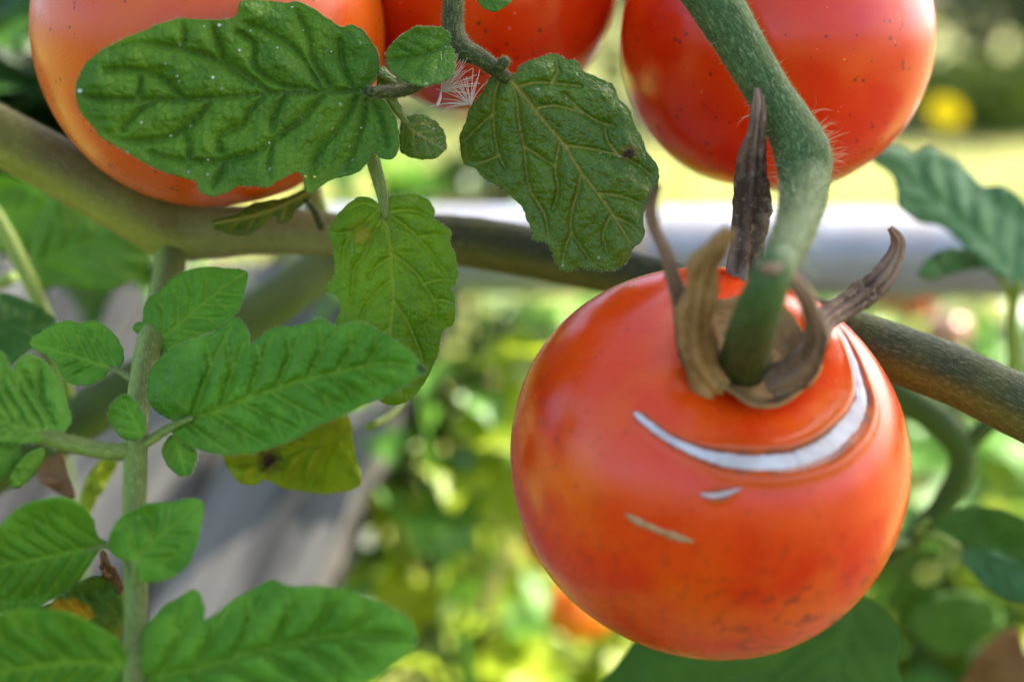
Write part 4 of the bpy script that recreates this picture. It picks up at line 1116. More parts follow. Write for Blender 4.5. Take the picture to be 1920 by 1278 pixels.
# ------------------------------------------------------------------ compound leaf hanging down on the left
def lower_leaf():
    t = empty('tomato_leaf', at(318, 470, 0.298), 'bright green compound leaf hanging from the vine in front of the grey boards', 'leaf')
    stem('petiole', [(332, 432, 0.3055, 30), (320, 482, 0.3000, 29), (312, 535, 0.288, 28), (290, 610, 0.273, 25), (270, 690, 0.261, 23), (258, 780, 0.252, 22), (254, 860, 0.246, 22), (252, 1000, 0.238, 22), (256, 1150, 0.230, 22), (250, 1330, 0.221, 22)], STALK, t, 26, 0.04, 21, 6000, 0.0005, 0.00005, blush_dir=(0.8, -0.3, 0.2))
    L = []
    ol = ZD([(770, 655), (720, 622), (665, 580), (680, 545), (712, 538), (715, 480), (740, 420), (800, 385), (850, 330), (900, 300), (960, 280), (1060, 265), (1150, 275), (1210, 280), (1235, 300), (1220, 380), (1205, 450), (1160, 520), (1100, 570), (1000, 640), (900, 690), (850, 705), (800, 700), (780, 675)])
    leaflet('leaflet', ol, ZD([(772, 655), (850, 590), (1000, 460), (1130, 360), (1228, 295)]), LEAF_D, t, 0.2670, 0.2720, 0.003, -0.003, 0.0, 0.0010, 3.4, 5, vw=2.6, seed=41, edge_hair=250, cell=16)
    ol = ZD([(150, 650), (165, 620), (220, 580), (290, 545), (340, 535), (400, 548), (450, 535), (500, 545), (550, 580), (590, 630), (615, 690), (612, 740), (585, 772), (545, 785), (500, 830), (420, 855), (350, 845), (310, 810), (280, 750), (230, 705), (170, 680)])
    leaflet('leaflet', ol, ZD([(605, 782), (530, 765), (430, 730), (300, 690), (155, 650)]), LEAF_D, t, 0.2625, 0.2660, -0.002, 0.003, 0.0, 0.0010, 3.4, 5, vw=2.4, seed=42, edge_hair=200, cell=15)
    stem('petiolule', [(262, 716, 0.2570, 7), (240, 705, 0.2590, 7), (225, 695, 0.2615, 6), (205, 688, 0.2622, 4)], STALK, t, 12, 0.05, 22, 200)
    ol = ZD([(860, 1035), (800, 1005), (750, 950), (730, 880), (745, 800), (780, 740), (850, 680), (960, 630), (1080, 590), (1130, 545), (1180, 520), (1220, 550), (1242, 600), (1248, 655), (1290, 620), (1370, 570), (1460, 560), (1540, 545), (1600, 520), (1640, 545), (1700, 560)]) + ZC([(330, 710), (420, 745), (520, 800), (600, 860), (660, 930), (692, 972), (640, 1010), (580, 1050), (480, 1110), (400, 1140), (300, 1180), (220, 1225), (100, 1270)]) + ZD([(1480, 1120), (1400, 1150), (1280, 1190), (1180, 1200), (1080, 1200), (1000, 1180), (930, 1150), (880, 1110), (852, 1080)])
    leaflet('leaflet', ol, ZD([(850, 1060), (1080, 985), (1300, 900), (1520, 830), (1700, 790)]) + ZC([(300, 960), (500, 930), (685, 970)]), LEAF_D, t, 0.2490, 0.2340, 0.006, -0.007, 0.001, 0.0024, 3.6, 7, vw=4.0, wave=0.0024, seed=43, edge_hair=700, spots=[(792, 690, 9)], cell=24, ang=58)['label'] = 'large lobed leaflet reaching over the translucent one'
    stem('petiolule', [(256, 838, 0.2470, 11), (285, 822, 0.2475, 10), (320, 800, 0.2480, 8), (360, 783, 0.2470, 5)], STALK, t, 12, 0.05, 23, 250)
    ol = ZE([(808, 110), (825, 170), (860, 220), (900, 245), (950, 240), (980, 180), (990, 130), (960, 80), (910, 40), (850, 45)])
    leaflet('leaflet', ol, ZE([(870, 40), (900, 120), (930, 235)]), LEAF_D, t, 0.2500, 0.2440, 0.0, 0.0, 0.002, 0.0004, 4.0, 3, vw=2.4, seed=44, edge_hair=100, cell=14)
    ol = ZD([(540, 1000), (560, 950), (610, 905), (660, 920), (700, 970), (720, 1040), (718, 1095), (690, 1125), (620, 1125), (570, 1080)])
    leaflet('leaflet', ol, ZD([(718, 1118), (680, 1050), (625, 930)]), LEAF_D, t, 0.2450, 0.2470, 0.001, -0.002, 0.001, 0.0004, 3.6, 3, vw=2.2, seed=45, edge_hair=120, cell=12)
    stem('petiole', [(250, 846, 0.2470, 17), (215, 846, 0.2455, 16), (170, 840, 0.2440, 16), (110, 826, 0.2420, 16), (50, 815, 0.2400, 13), (-40, 800, 0.2370, 10)], STALK, t, 18, 0.05, 24, 1200, 0.0006)
    ol = ZD([(-160, 760), (-60, 690), (10, 690), (40, 740), (68, 790), (85, 740), (130, 700), (180, 710), (240, 750), (290, 810), (320, 880), (340, 960), (355, 1020), (335, 1075), (290, 1120), (200, 1140), (100, 1150), (0, 1140), (-160, 1100)])
    leaflet('leaflet', ol, ZD([(310, 1110), (180, 1080), (40, 1040), (-150, 960)]), LEAF_E, t, 0.2420, 0.2330, -0.002, 0.006, 0.0, 0.0020, 4.0, 5, vw=4.0, wave=0.0022, seed=46, edge_hair=250, cell=22)['label'] = 'pale green lobed leaflet'
    ol = ZE([(-100, 40), (20, 60), (90, 80), (110, 130), (80, 190), (30, 240), (-100, 320)])
    leaflet('leaflet', ol, ZE([(100, 90), (30, 150), (-90, 220)]), LEAF_E, t, 0.2400, 0.2340, 0.002, -0.003, 0.0, 0.0006, 4.0, 3, vw=3.0, seed=47, cell=16)
    ol = ZE([(55, 270), (90, 190), (150, 130), (210, 108), (232, 130), (200, 190), (150, 260), (100, 305), (62, 305)])
    leaflet('leaflet', ol, ZE([(215, 120), (150, 190), (75, 295)]), LEAF_E, t, 0.2395, 0.2360, 0.002, -0.002, 0.0, 0.0005, 4.0, 3, vw=2.6, seed=48, cell=14)
    ol = ZF([(-170, 440), (-60, 370), (0, 335), (100, 240), (220, 190), (340, 170), (440, 190), (510, 240), (560, 300), (580, 370), (600, 420), (640, 440), (605, 480), (570, 540), (510, 620), (470, 670), (400, 730), (300, 790), (200, 850), (100, 875), (0, 855), (-170, 800)])
    leaflet('leaflet', ol, ZF([(640, 452), (450, 490), (200, 540), (-160, 610)]), LEAF_D, t, 0.2370, 0.2320, 0.004, -0.006, 0.0, 0.0012, 4.0, 6, vw=3.2, wave=0.0018, seed=49, edge_hair=200, cell=22)['label'] = 'smooth heart shaped leaflet'
    stem('petiolule', [(252, 1030, 0.2365, 8), (225, 1026, 0.2367, 8), (198, 1022, 0.2370, 7), (160, 1030, 0.2368, 4)], STALK, t, 12, 0.05, 25, 150)
    ol = ZF([(650, 460), (660, 390), (700, 320), (760, 270), (880, 215), (1000, 195), (1150, 172), (1200, 182), (1226, 210), (1215, 300), (1190, 430), (1130, 560), (1060, 630), (960, 670), (880, 682), (840, 660), (830, 610), (785, 555), (720, 540), (680, 510)])
    leaflet('leaflet', ol, ZF([(800, 565), (860, 490), (1000, 370), (1215, 188)]), LEAF_D, t, 0.2300, 0.2350, 0.003, -0.004, 0.0, 0.0013, 4.0, 4, vw=2.8, wave=0.0018, seed=50, edge_hair=200, cell=20)['label'] = 'small pointed leaflet crossing the pale stalk'
    stem('petiolule', [(255, 1095, 0.2315, 9), (256, 1070, 0.2300, 8), (252, 1050, 0.2298, 6)], STALK, t, 12, 0.05, 26)
    ol = ZE([(640, 1200), (660, 1120), (690, 1050), (750, 970), (830, 890), (900, 850), (960, 812), (1000, 830), (1022, 900), (1022, 965), (1080, 935), (1150, 880), (1230, 830), (1300, 790), (1365, 762), (1420, 788), (1500, 800), (1580, 795), (1650, 803)]) + ZH([(150, 840), (260, 880), (370, 930), (440, 985), (465, 1050), (472, 1090), (430, 1140), (350, 1200), (280, 1250), (200, 1300)]) + [(640, 1320), (560, 1350), (400, 1365), (300, 1350), (245, 1300)]
    leaflet('leaflet', ol, [(250, 1278), (380, 1250), (500, 1215), (640, 1190), (780, 1196)], LEAF_D, t, 0.2235, 0.2190, 0.005, -0.007, 0.001, 0.0026, 4.0, 6, vw=4.4, wave=0.0024, seed=51, edge_hair=500, spots=[(786, 1200, 8)], cell=28, ang=58)['label'] = 'large leaflet below, with a dark pointed tip'
    ol = [(-70, 1170), (0, 1150), (60, 1142), (130, 1150), (200, 1185), (232, 1215), (238, 1262), (200, 1330), (80, 1370), (-70, 1360)]
    leaflet('leaflet', ol, [(245, 1250), (150, 1240), (60, 1250), (-60, 1270)], LEAF_D, t, 0.2240, 0.2200, 0.004, -0.005, 0.0, 0.0018, 4.6, 5, vw=4.4, wave=0.0020, seed=52, cell=26)
    return t
lower_leaf()

# ------------------------------------------------------------------ softer leaves behind
LEAF_Y = leaf_mat('yellow_green_leaf', (0.26, 0.36, 0.008), (0.34, 0.44, 0.012), (0.40, 0.48, 0.03), 0.42, (0.35, 0.45, 0.02), 0.6, None, 0, 0, 0.5, 0.1, brown=((0.2, 0.2, 0.03), (0.08, 0.04, 0.03)))
LEAF_BK = leaf_mat('fresh_back_leaf', (0.09, 0.22, 0.012), (0.14, 0.30, 0.02), (0.2, 0.36, 0.04), 0.45, (0.3, 0.5, 0.02), 0.6, None, 0, 0, 0.5, 0.2)  # fresh green of the soft leaves at the left edge
LEAF_BLUE = leaf_mat('blue_green_leaf', (0.055, 0.17, 0.06), (0.09, 0.23, 0.085), (0.12, 0.26, 0.09), 0.25, (0.12, 0.28, 0.08), 0.5, None, 0, 0, 0.5, 0.5)
LEAF_DK = leaf_mat('deep_green_leaf', (0.045, 0.13, 0.012), (0.07, 0.18, 0.016), (0.09, 0.2, 0.03), 0.3, (0.14, 0.32, 0.02), 0.5, None, 0, 0, 0.5, 0.2)
LEAF_BR = leaf_mat('withered_brown_leaf', (0.13, 0.06, 0.02), (0.24, 0.13, 0.04), (0.2, 0.12, 0.05), 0.25, (0.3, 0.15, 0.05), 0.4, None, 0, 0, 0.7, 0.1)
LEAF_SP = leaf_mat('yellowing_leaf', (0.06, 0.16, 0.02), (0.12, 0.22, 0.02), (0.16, 0.22, 0.04), 0.35, (0.25, 0.35, 0.03), 0.5, (0.3, 0.25, 0.02), 0.6, 0, 0.5, 0.1, brown=((0.45, 0.26, 0.01), (0.5, 0.30, 0.015)))

def single(label, ol, mid, mat, d0, d1, stalk=None, seed=0, smat=None, name='tomato_leaf', **kw):
    base = mid[0]
    t = empty(name, at(base[0], base[1], d0), label, 'leaf')
    kw.setdefault('res', 7.0); kw.setdefault('nveins', 5); kw.setdefault('vw', 4.0); kw.setdefault('amp', 0.0012); kw.setdefault('wave', 0.002)
    leaflet('leaflet', ol, mid, mat, t, d0, d1, seed=seed, **kw)
    if stalk:
        stem('petiole', stalk, smat or LIME, t, 14, 0.04, seed, step=0.003)
    return t

# yellow leaf behind the large lobed leaflet
single('yellow green leaf with a brown spot in front of the grey boards', [(418, 850), (440, 895), (456, 908), (480, 908), (495, 899), (512, 905), (535, 916), (575, 922), (613, 926), (676, 908), (664, 840), (650, 775), (600, 745), (520, 770), (450, 805)],
       [(690, 800), (600, 830), (500, 860), (430, 870)], LEAF_Y, 0.285, 0.28, [(690, 800, 0.285, 8), (740, 770, 0.295, 8), (790, 700, 0.31, 8)], 61, tl=0.006, tr=-0.010, spots=[(505, 862, 20)], amp=0.0026, wave=0.005, res=5.0)
# left edge
single('bright green leaf below the left end of the vine', [(72, 540), (56, 500), (58, 440), (85, 392), (110, 365), (180, 398), (250, 440), (285, 482), (250, 522), (195, 546), (120, 536)],
       [(25, 520), (90, 485), (170, 455), (270, 480)], LEAF_BK, 0.345, 0.335, [(25, 520, 0.345, 12), (-30, 545, 0.35, 13), (-100, 580, 0.35, 13)], 62, LIME, tl=0.008, tr=-0.006, edge_hair=0)
single('green leaf half hidden beside the lime green stalk', [(-60, 340), (20, 335), (80, 360), (110, 400), (70, 450), (20, 470), (-60, 450)], [(-70, 420), (20, 400), (100, 400)], LEAF_BK, 0.37, 0.365, None, 63)
single('dark green leaf beside the left board edge', [(-80, 560), (0, 548), (50, 562), (104, 602), (60, 650), (0, 690), (-80, 690)], [(-80, 640), (0, 620), (100, 602)], LEAF_DK, 0.30, 0.305, None, 64, tl=0.006, tr=-0.004)
single('yellowing folded leaf with an orange streak beside the pale stalk', ZF([(120, 862), (300, 810), (420, 700), (600, 640), (700, 690), (750, 760), (750, 910), (700, 1085), (560, 1100), (470, 1020), (300, 930)]),
       ZF([(760, 900), (560, 880), (350, 860), (130, 862)]), LEAF_SP, 0.256, 0.252, None, 65, tl=0.006, tr=-0.002, spots=[ZF([(440, 855)])[0] + (22,), ZF([(360, 850)])[0] + (16,), ZF([(510, 865)])[0] + (14,)], res=5.0)
single('withered brown leaf hanging in front of the grey boards', ZE([(185, 250), (230, 160), (310, 140), (345, 250), (372, 358), (320, 350), (260, 312)]), ZE([(270, 140), (300, 240), (368, 350)]), LEAF_BR, 0.30, 0.295, [(101, 852, 0.30, 6), (95, 820, 0.305, 6)], 66, BACKSTEM)
single('shrivelled brown leaflet hanging behind the heart shaped leaflet', ZF([(600, 500), (640, 500), (665, 560), (700, 610), (745, 720), (720, 750), (690, 700), (640, 660), (610, 620)]), ZF([(620, 500), (650, 590), (730, 735)]), LEAF_BR, 0.252, 0.252, None, 67, res=4)
single('narrow lime green leaf rising behind the lower stalk', [(146, 952), (160, 900), (190, 860), (222, 840), (215, 880), (185, 930), (165, 965)], [(150, 965), (180, 905), (220, 845)], LEAF_Y, 0.31, 0.315, [(150, 965, 0.31, 7), (130, 1010, 0.31, 7), (120, 1080, 0.31, 7)], 68)
def loose_stalk():
    t = empty('leaf_stalk', at(85, 590, 0.335), 'lime green stalk slanting down past the bright green leaf', 'stalk')
    stem('stalk', [(-60, 330, 0.335, 13), (0, 418, 0.335, 15), (45, 505, 0.335, 15), (75, 570, 0.335, 14), (110, 660, 0.338, 13), (130, 760, 0.345, 12)], LIME, t, 14, 0.03, 69, step=0.003)
loose_stalk()
# right side
single('blue green soft leaf over the right end of the metal rail', ZI([(70, 100), (130, 50), (200, 60), (240, 80), (300, 50), (360, 80), (420, 110), (480, 170), (520, 210), (600, 210), (682, 270), (760, 400), (740, 560), (660, 590), (600, 575), (540, 545), (480, 480), (420, 430), (350, 370), (260, 350), (180, 290), (172, 220), (150, 160)]),
       ZI([(660, 590), (520, 430), (330, 260), (90, 100)]), LEAF_BLUE, 0.36, 0.345, ZI([(660, 590)]) and [(1910, 527, 0.36, 9), (1898, 590, 0.37, 10), (1900, 690, 0.38, 12), (1905, 800, 0.39, 12)], 71, LIME, tl=-0.006, tr=0.008, res=8)
single('small soft leaf lobe under the blue green leaf', ZI([(260, 570), (290, 510), (350, 470), (430, 460), (500, 490), (540, 535), (480, 545), (400, 560), (320, 588)]), ZI([(560, 550), (430, 500), (270, 565)]), LEAF_BLUE, 0.36, 0.352, [(1862, 508, 0.36, 6), (1885, 530, 0.362, 7), (1900, 570, 0.366, 8)], 72, LIME, tl=0.004, tr=-0.006)
single('deep green leaf directly beneath the cracked tomato', [(1120, 1330), (1165, 1235), (1230, 1165), (1330, 1110), (1450, 1085), (1550, 1095), (1625, 1118), (1665, 1152), (1692, 1195), (1684, 1245), (1672, 1330), (1400, 1400)],
       [(1610, 1080), (1590, 1180), (1560, 1290), (1530, 1390)], LEAF_DK, 0.315, 0.31, [(1610, 1080, 0.315, 9), (1630, 1040, 0.325, 9), (1680, 1020, 0.345, 9), (1700, 1015, 0.37, 9)], 73, BACKSTEM, tl=-0.01, tr=0.01, res=8, vw=5)
single('soft green leaf on the thin stalk of the forked stem', [(1750, 985), (1790, 955), (1850, 950), (1930, 975), (1980, 1040), (1940, 1060), (1860, 1030), (1800, 1015)], [(1740, 975), (1830, 1010), (1960, 1050)], LEAF_DK, 0.345, 0.335, [(1740, 975, 0.345, 5), (1725, 990, 0.36, 6), (1718, 1000, 0.374, 7)], 74, LIME, res=8)
single('deep blue green leaf below the thin stalk', [(1798, 1035), (1850, 1025), (1930, 1055), (2000, 1100), (1960, 1135), (1880, 1120), (1835, 1090)], [(1800, 1028), (1880, 1060), (1990, 1105)], LEAF_BLUE, 0.348, 0.338, [(1800, 1028, 0.348, 5), (1770, 1010, 0.36, 6), (1722, 1003, 0.374, 7)], 75, LIME, res=8)
single('olive shaded leaf hanging low at the right', [(1700, 1165), (1740, 1125), (1800, 1110), (1860, 1125), (1880, 1170), (1830, 1210), (1780, 1230), (1730, 1210)], [(1900, 1110), (1800, 1160), (1705, 1175)], LEAF_DK, 0.44, 0.43, [(1900, 1110, 0.44, 6), (1990, 1090, 0.45, 7)], 76, BACKSTEM, res=9, tl=0.01, tr=-0.01)
single('dry brown crumpled leaf low in the corner', [(1800, 1330), (1820, 1250), (1870, 1190), (1910, 1180), (1930, 1230), (1990, 1250), (2000, 1340)], [(1990, 1340), (1930, 1280), (1880, 1195)], LEAF_BR, 0.40, 0.39, None, 77, res=9, wave=0.006)

# ------------------------------------------------------------------ plants further back
def plain_leaf_mesh(name, mat, lobes=0.25, seed=0):
    """one lobed leaf with a stalk, 1 unit long, lying along +X, used for many copies"""
    n, m = 14, 5
    V = []; F = []
    for i in range(n + 1):
        t = i / n
        w = 0.30 * math.sin(math.pi * min(1, t ** 0.75)) * (1 + lobes * math.cos(t * 19)) + 0.004
        for k in range(m):
            u = k / (m - 1) * 2 - 1
            V.append((0.22 + 0.78 * t, u * w, 0.10 * abs(u) * w * 3 - 0.16 * t * t + 0.03 * math.sin(t * 14 + u * 2)))
    for i in range(n):
        for k in range(m - 1):
            a = i * m + k
            F.append((a, a + m, a + m + 1, a + 1))
    b = len(V)
    for i in range(5):
        t = i / 4
        V += [(0.24 * t, -0.012, 0), (0.24 * t, 0.012, 0), (0.24 * t, 0, -0.018)]
    for i in range(4):
        a = b + i * 3
        for k in range(3):
            F.append((a + k, a + (k + 1) % 3, a + 3 + (k + 1) % 3, a + 3 + k))
    me = bpy.data.meshes.new(name)
    me.from_pydata(V, [], F)
    me.polygons.foreach_set('use_smooth', [True] * len(me.polygons))
    me.materials.append(mat)
    return me

def simple_leaf_mat(name, a, b, tr=0.4, rough=0.45):
    return plain_mat(name, a, b, 25, rough, 0.0, 0.001, tr, 0.35)
PL_MID = simple_leaf_mat('mid_green_plant_leaf', (0.08, 0.21, 0.02), (0.13, 0.29, 0.035))
PL_DK = simple_leaf_mat('dark_green_plant_leaf', (0.04, 0.11, 0.02), (0.065, 0.16, 0.03), 0.35)
PL_YL = simple_leaf_mat('yellow_lit_plant_leaf', (0.24, 0.35, 0.008), (0.36, 0.43, 0.012), 0.5)  # sunlit copy of the plant leaf, sunshine put into the yellow colour
PL_BR = simple_leaf_mat('brown_plant_leaf', (0.09, 0.05, 0.02), (0.16, 0.10, 0.04), 0.25, 0.7)
LM = {k: plain_leaf_mesh(k, m) for k, m in (('leaf_mid', PL_MID), ('leaf_dark', PL_DK), ('leaf_yellow_lit', PL_YL), ('leaf_brown', PL_BR))}

def leafy_plant(label, c, rad, mats, branches, per, size, seed, name='leafy_plant', cat='plant'):
    """stem from the soil, side branches inside an ellipsoid round c, leaves along them"""
    g = np.random.default_rng(seed)
    c = np.array(c)
    base = np.array((c[0] + 0.02, c[1] + 0.01, 0.0))
    t = empty(name, base, label, cat)
    top = c + np.array((0, 0, rad[2] * 0.7))
    V, F, A, N = tube([base + (0, 0, -0.03), (base + c) / 2 + (0.01, 0, 0), c, top], [0.004, 0.003, 0.0025, 0.0012], 8, 0.02)
    obj('stem', V, F, BACKSTEM, t, A)
    for b in range(branches):
        q = g.random()
        s = c + np.array((0, 0, rad[2] * (q * 1.5 - 0.9)))
        d = g.normal(size=3); d /= np.linalg.norm(d)
        e = c + d * np.array(rad) * (0.6 + 0.4 * g.random())
        if s[2] < 0.02: s[2] = 0.03
        if e[2] < 0.05: e[2] = 0.05
        mid = (s + e) / 2 + np.array((0, 0, 0.01))
        V, F, A, N = tube([s, mid, e], [0.0022, 0.0018, 0.0010], 6, 0.02)
        obj('branch', V, F, BACKSTEM, t, A)
        for k in range(per):
            q = (k + 0.6) / per
            p = s * (1 - q) ** 2 + 2 * mid * q * (1 - q) + e * q * q
            yaw = math.atan2(e[1] - s[1], e[0] - s[0]) + (1 if k % 2 else -1) * (0.5 + 0.6 * g.random()) * (q < 0.95)
            o = bpy.data.objects.new('leaf', LM[mats[int(g.integers(len(mats)))]])
            col.objects.link(o); o.parent = t
            o.location = Vector(p - base)
            o.rotation_euler = (g.normal() * 0.45, 0.15 + g.normal() * 0.35, yaw)
            sc = size * (0.65 + 0.7 * g.random())
            o.scale = (sc, sc, sc)
    return t

leafy_plant('loose mid green plant behind the forked stem at the right', at(1800, 900, 0.80), (0.13, 0.10, 0.12), ['leaf_mid', 'leaf_mid', 'leaf_yellow_lit'], 16, 4, 0.085, 81)
leafy_plant('pale green plant low down behind the deep green leaf', at(1700, 1180, 0.72), (0.12, 0.08, 0.08), ['leaf_mid', 'leaf_mid', 'leaf_yellow_lit'], 12, 4, 0.075, 82)
leafy_plant('green plant carrying small red tomatoes behind the rail', at(1760, 640, 0.95), (0.16, 0.12, 0.07), ['leaf_mid', 'leaf_dark'], 10, 4, 0.08, 83)
leafy_plant('sunlit yellow green plant below the cracked tomato', at(960, 1180, 0.80), (0.10, 0.08, 0.06), ['leaf_yellow_lit'], 16, 4, 0.060, 84)
leafy_plant('low sunlit lime plant growing by the foot of the last board', at(820, 1240, 0.66), (0.06, 0.06, 0.04), ['leaf_yellow_lit', 'leaf_yellow_lit', 'leaf_mid'], 12, 4, 0.045, 89)
leafy_plant('dark bushy plant behind the hanging leaflets', at(850, 330, 0.95), (0.13, 0.12, 0.06), ['leaf_dark', 'leaf_mid', 'leaf_brown'], 12, 4, 0.075, 85)
leafy_plant('dark plant beside the orange tomato', at(10, 100, 0.46), (0.075, 0.04, 0.06), ['leaf_dark', 'leaf_dark', 'leaf_mid'], 26, 4, 0.06, 86)
leafy_plant('fresh green weed in front of the last board', at(800, 860, 0.60), (0.045, 0.04, 0.10), ['leaf_mid', 'leaf_mid', 'leaf_yellow_lit'], 12, 4, 0.045, 88)
leafy_plant('mixed green plant between the boards and the cracked tomato', at(900, 700, 0.78), (0.07, 0.07, 0.08), ['leaf_dark', 'leaf_mid', 'leaf_mid', 'leaf_brown'], 10, 4, 0.075, 87)

BLADE_M = {'green': simple_leaf_mat('green_weed_blade', (0.06, 0.15, 0.02), (0.10, 0.22, 0.03), 0.45), 'yellow': simple_leaf_mat('yellow_weed_blade', (0.16, 0.24, 0.012), (0.25, 0.30, 0.02), 0.5), 'straw': simple_leaf_mat('straw_blade', (0.24, 0.17, 0.07), (0.32, 0.24, 0.11), 0.4)}
def tuft(label, p, n, h, w, mats, seed, spread=0.03):
    """grass tuft: every blade its own piece"""
    g = np.random.default_rng(seed)
    p = np.array(p)
    t = empty('grass_tuft', (p[0], p[1], 0.0), label, 'grass')
    for i in range(n):
        b = np.array([[p[0] + g.normal() * spread, p[1] + g.normal() * spread, 0.0]])
        V, F = blades(b, h * (0.6 + 0.5 * g.random()), w, 0.35 + 0.5 * g.random(), seed * 100 + i, 8)
        obj('blade', V, F, BLADE_M[mats[int(g.integers(len(mats)))]], t)
def foot(px, py, d):
    q = at(px, py, d); return (q.x, q.y, 0.0)
tuft('tall green grass tuft growing past the edge of the last board', foot(770, 900, 0.66), 46, 0.80, 0.008, ['green', 'green', 'yellow'], 91, 0.035)
tuft('green and straw coloured grass tuft under the metal rail', foot(890, 800, 0.78), 46, 0.80, 0.008, ['green', 'green', 'straw'], 92, 0.05)
tuft('yellow green grass tuft in the sun below the cracked tomato', foot(900, 1150, 0.80), 44, 0.62, 0.010, ['yellow', 'green', 'yellow'], 93, 0.05)
tuft('short sunlit grass tuft with dry stalks at the foot of the boards', foot(740, 1240, 0.72), 30, 0.58, 0.009, ['yellow', 'straw', 'green'], 94, 0.04)
tuft('grass tuft standing in front of the right hand plants', foot(1780, 1000, 1.0), 40, 0.70, 0.010, ['green', 'yellow'], 95, 0.06)

# small far fruit
TOM_FAR = tomato_mat('far_red_tomato_skin', (0.45, 0.03, 0.004), (0.40, 0.02, 0.003), (0.5, 0.12, 0.01), 0.4, 0.2, 0.3, 0, 3.3)
TOM_YEL = tomato_mat('sunlit_orange_tomato_skin', (0.72, 0.22, 0.006), (0.70, 0.15, 0.005), (0.76, 0.36, 0.01), 0.8, 0.2, 0.22, 0, 4.3, 1.0, 0.02)
plain_tomato(1712, 566, 0.86, 36, (0.1, -0.2, 1), TOM_FAR, 'small blurred red tomato below the metal rail', 0.3, 40, 28)
plain_tomato(1652, 556, 0.92, 28, (-0.1, -0.2, 1), TOM_FAR, 'tiny red tomato beside the larger blurred red one below the rail', 0.9, 40, 28)
plain_tomato(1776, 622, 0.80, 42, (0.1, -0.2, 1), simple_leaf_mat('pink_unripe_skin', (0.40, 0.17, 0.10), (0.46, 0.24, 0.14), 0.0, 0.3), 'pale pink unripe tomato just above the right end of the vine', 1.4, 40, 28)
plain_tomato(1088, 1142, 0.62, 62, (0.1, -0.2, 1), TOM_YEL, 'bright orange sunlit tomato beside the lower edge of the cracked one', 2.0, 60, 40)
plain_tomato(1030, 1018, 0.56, 50, (0.1, -0.2, 1), TOM_FAR, 'red tomato mostly hidden behind the cracked one', 2.4, 60, 40)

# yellow flower on the lawn
def flower(px, py, d, r, label, seed):
    p = np.array(at(px, py, d)); g = np.random.default_rng(seed)
    base = np.array((p[0], p[1] + 0.01, 0.0))
    t = empty('yellow_flower', base, label, 'flower')
    V, F, A, N = tube([base + (0, 0, -0.02), (base + p) / 2 + (0.01, 0, 0), p], [0.004, 0.0035, 0.003], 8, 0.03)
    obj('stem', V, F, BACKSTEM, t, A)
    face = np.array((0.1, -0.75, 0.65)); face /= np.linalg.norm(face)
    ex = np.cross(face, (0, 0, 1.0)); ex /= np.linalg.norm(ex); ey = np.cross(face, ex)
    for k in range(16):
        a = k * 2 * math.pi / 16
        dr = ex * math.cos(a) + ey * math.sin(a); sd = np.cross(face, dr)
        vv = []
        for i in range(6):
            q = i / 5; w = r * 0.2 * math.sin(math.pi * (0.15 + 0.8 * q))
            c = p + dr * r * (0.2 + 0.8 * q) + face * r * (0.12 * math.sin(q * 3))
            vv += [c - sd * w, c + sd * w]
        obj('petal', vv, [(i * 2, i * 2 + 1, i * 2 + 3, i * 2 + 2) for i in range(5)], PETAL, t)
    vv = []; ff = []
    for i in range(5):
        for k in range(12):
            a = k * math.pi / 6; rr = r * 0.3 * math.cos(i / 4 * 1.5)
            vv.append(p + (ex * math.cos(a) + ey * math.sin(a)) * rr + face * r * 0.18 * math.sin(i / 4 * 1.5))
    ff = [(i * 12 + k, i * 12 + (k + 1) % 12, (i + 1) * 12 + (k + 1) % 12, (i + 1) * 12 + k) for i in range(4) for k in range(12)]
    obj('flower_centre', vv, ff, PETAL2, t)
PETAL = plain_mat('yellow_petal', (0.55, 0.42, 0.002), (0.60, 0.47, 0.003), 25, 0.9, 0.0, 0.001, 0.35, 0.03)
PETAL2 = plain_mat('golden_flower_centre', (0.5, 0.35, 0.003), (0.55, 0.40, 0.004), 25, 0.9, 0.0, 0.001, 0.0, 0.03)
flower(1772, 212, 1.8, 0.024, 'yellow flower on the sunny lawn right of the red tomato', 5)

# ------------------------------------------------------------------ seed fluff, specks and other small things
FLUFF = hair_mat('white_seed_fluff', (0.75, 0.68, 0.58), 0.5)
def fluff(label, tip, root, n, spread, L, seed):
    g = np.random.default_rng(seed)
    t = empty('seed_fluff', at(*root), label, 'seed')
    a = np.array(at(*root)); b = np.array(at(*tip))
    if np.linalg.norm(a - b) > 0.0008:
        V, F, A, N = tube([b, (a + b) / 2 + (0.0002, 0, 0), a], [0.00028, 0.00026, 0.00015], 8, 0.0004)
        obj('seed', V, F, FLUFF, t, A)
    vv = []; ff = []
    for i in range(n):
        ang = spread[0] + (spread[1] - spread[0]) * g.random()
        d = RN * math.cos(ang) + UN * math.sin(ang) + FN * g.normal() * 0.25
        d /= np.linalg.norm(d)
        side = np.cross(d, FN); side /= np.linalg.norm(side)
        l = L * (0.6 + 0.6 * g.random()); k = g.normal() * 0.16
        base = len(vv)
        for j in range(7):
            q = j / 6; w = 0.00009 * (1 - 0.5 * q)
            c = a + d * l * q + side * k * l * q * q + np.array((0, 0, -0.08)) * l * q * q
            vv += [c - side * w, c + side * w, c + FN * w]
        for j in range(6):
            for e in range(3):
                ff.append((base + j * 3 + e, base + j * 3 + (e + 1) % 3, base + j * 3 + 3 + (e + 1) % 3, base + j * 3 + 3 + e))
    obj('bristles', vv, ff, FLUFF, t, kind='stuff')
fluff('white feathery seed with a pale stalk caught under the round leaflet', (819, 199, 0.2555), (827, 172, 0.2560), 34, (R(8), R(88)), 0.0072, 3)
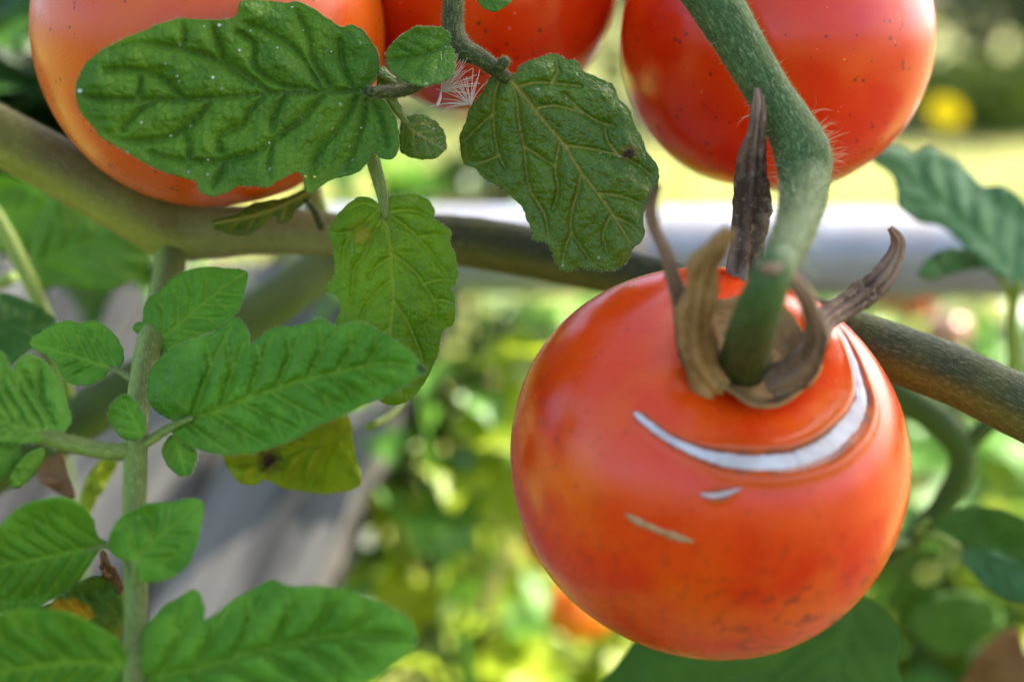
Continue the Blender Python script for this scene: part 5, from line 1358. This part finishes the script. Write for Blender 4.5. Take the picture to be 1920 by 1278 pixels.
fluff('second white tuft of seed bristles caught on the hanging leaflet edge', (884, 200, 0.2550), (883, 197, 0.2550), 26, (R(62), R(178)), 0.0062, 4)

SPECK = plain_mat('white_speck', (0.55, 0.56, 0.5), (0.65, 0.66, 0.6), 900, 0.6, 0.2, 0.0002)
SPECKY = plain_mat('yellow_speck', (0.55, 0.5, 0.05), (0.6, 0.55, 0.08), 900, 0.6, 0.2, 0.0002)
def specks():
    bpy.context.view_layer.update()
    tgt = [o for o in bpy.data.objects if o.get('label') == 'broad puckered leaflet lying over the orange tomato'][0]
    org = ORIGIN[tgt.name]
    bv = BVHTree.FromPolygons([Vector(np.array(v.co) + org) for v in tgt.data.vertices], [tuple(p.vertices) for p in tgt.data.polygons])
    g = np.random.default_rng(6)
    pts = [(150, 171, 5.5, SPECK), (411, 48, 4, SPECK), (383, 50, 3, SPECK), (449, 95, 4.5, SPECK), (470, 58, 3, SPECK), (520, 90, 3, SPECK), (569, 57, 2.5, SPECK), (621, 97, 3, SPECK), (332, 143, 3.5, SPECK), (336, 152, 2.5, SPECK), (399, 146, 3.5, SPECK), (320, 255, 3, SPECK), (438, 353, 3, SPECK), (677, 240, 2.5, SPECK), (655, 275, 2.5, SPECK), (573, 331, 4, SPECKY), (590, 332, 4, SPECKY), (505, 268, 3, SPECK), (548, 14, 2.5, SPECK), (310, 120, 2.5, SPECK), (265, 230, 2.5, SPECK), (390, 300, 2.2, SPECK)]
    for px, py, r, m in pts:
        h = ray_px(bv, px, py)
        if h[0] is None: continue
        c = np.array(h[0]) - FN * 0.0001; rr = r * px_m(0.25) * (0.55 + 0.35 * g.random())
        vv = []; n, k = 5, 7
        for i in range(n):
            for j in range(k):
                a = math.pi * i / (n - 1); b = 2 * math.pi * j / k
                q = 1 + 0.3 * g.normal() * 0.5
                vv.append(c + rr * q * np.array((math.sin(a) * math.cos(b), math.sin(a) * math.sin(b), 0.8 * math.cos(a))))
        ff = [(i * k + j, i * k + (j + 1) % k, (i + 1) * k + (j + 1) % k, (i + 1) * k + j) for i in range(n - 1) for j in range(k)]
        obj('speck', vv, ff, m, tgt)
specks()
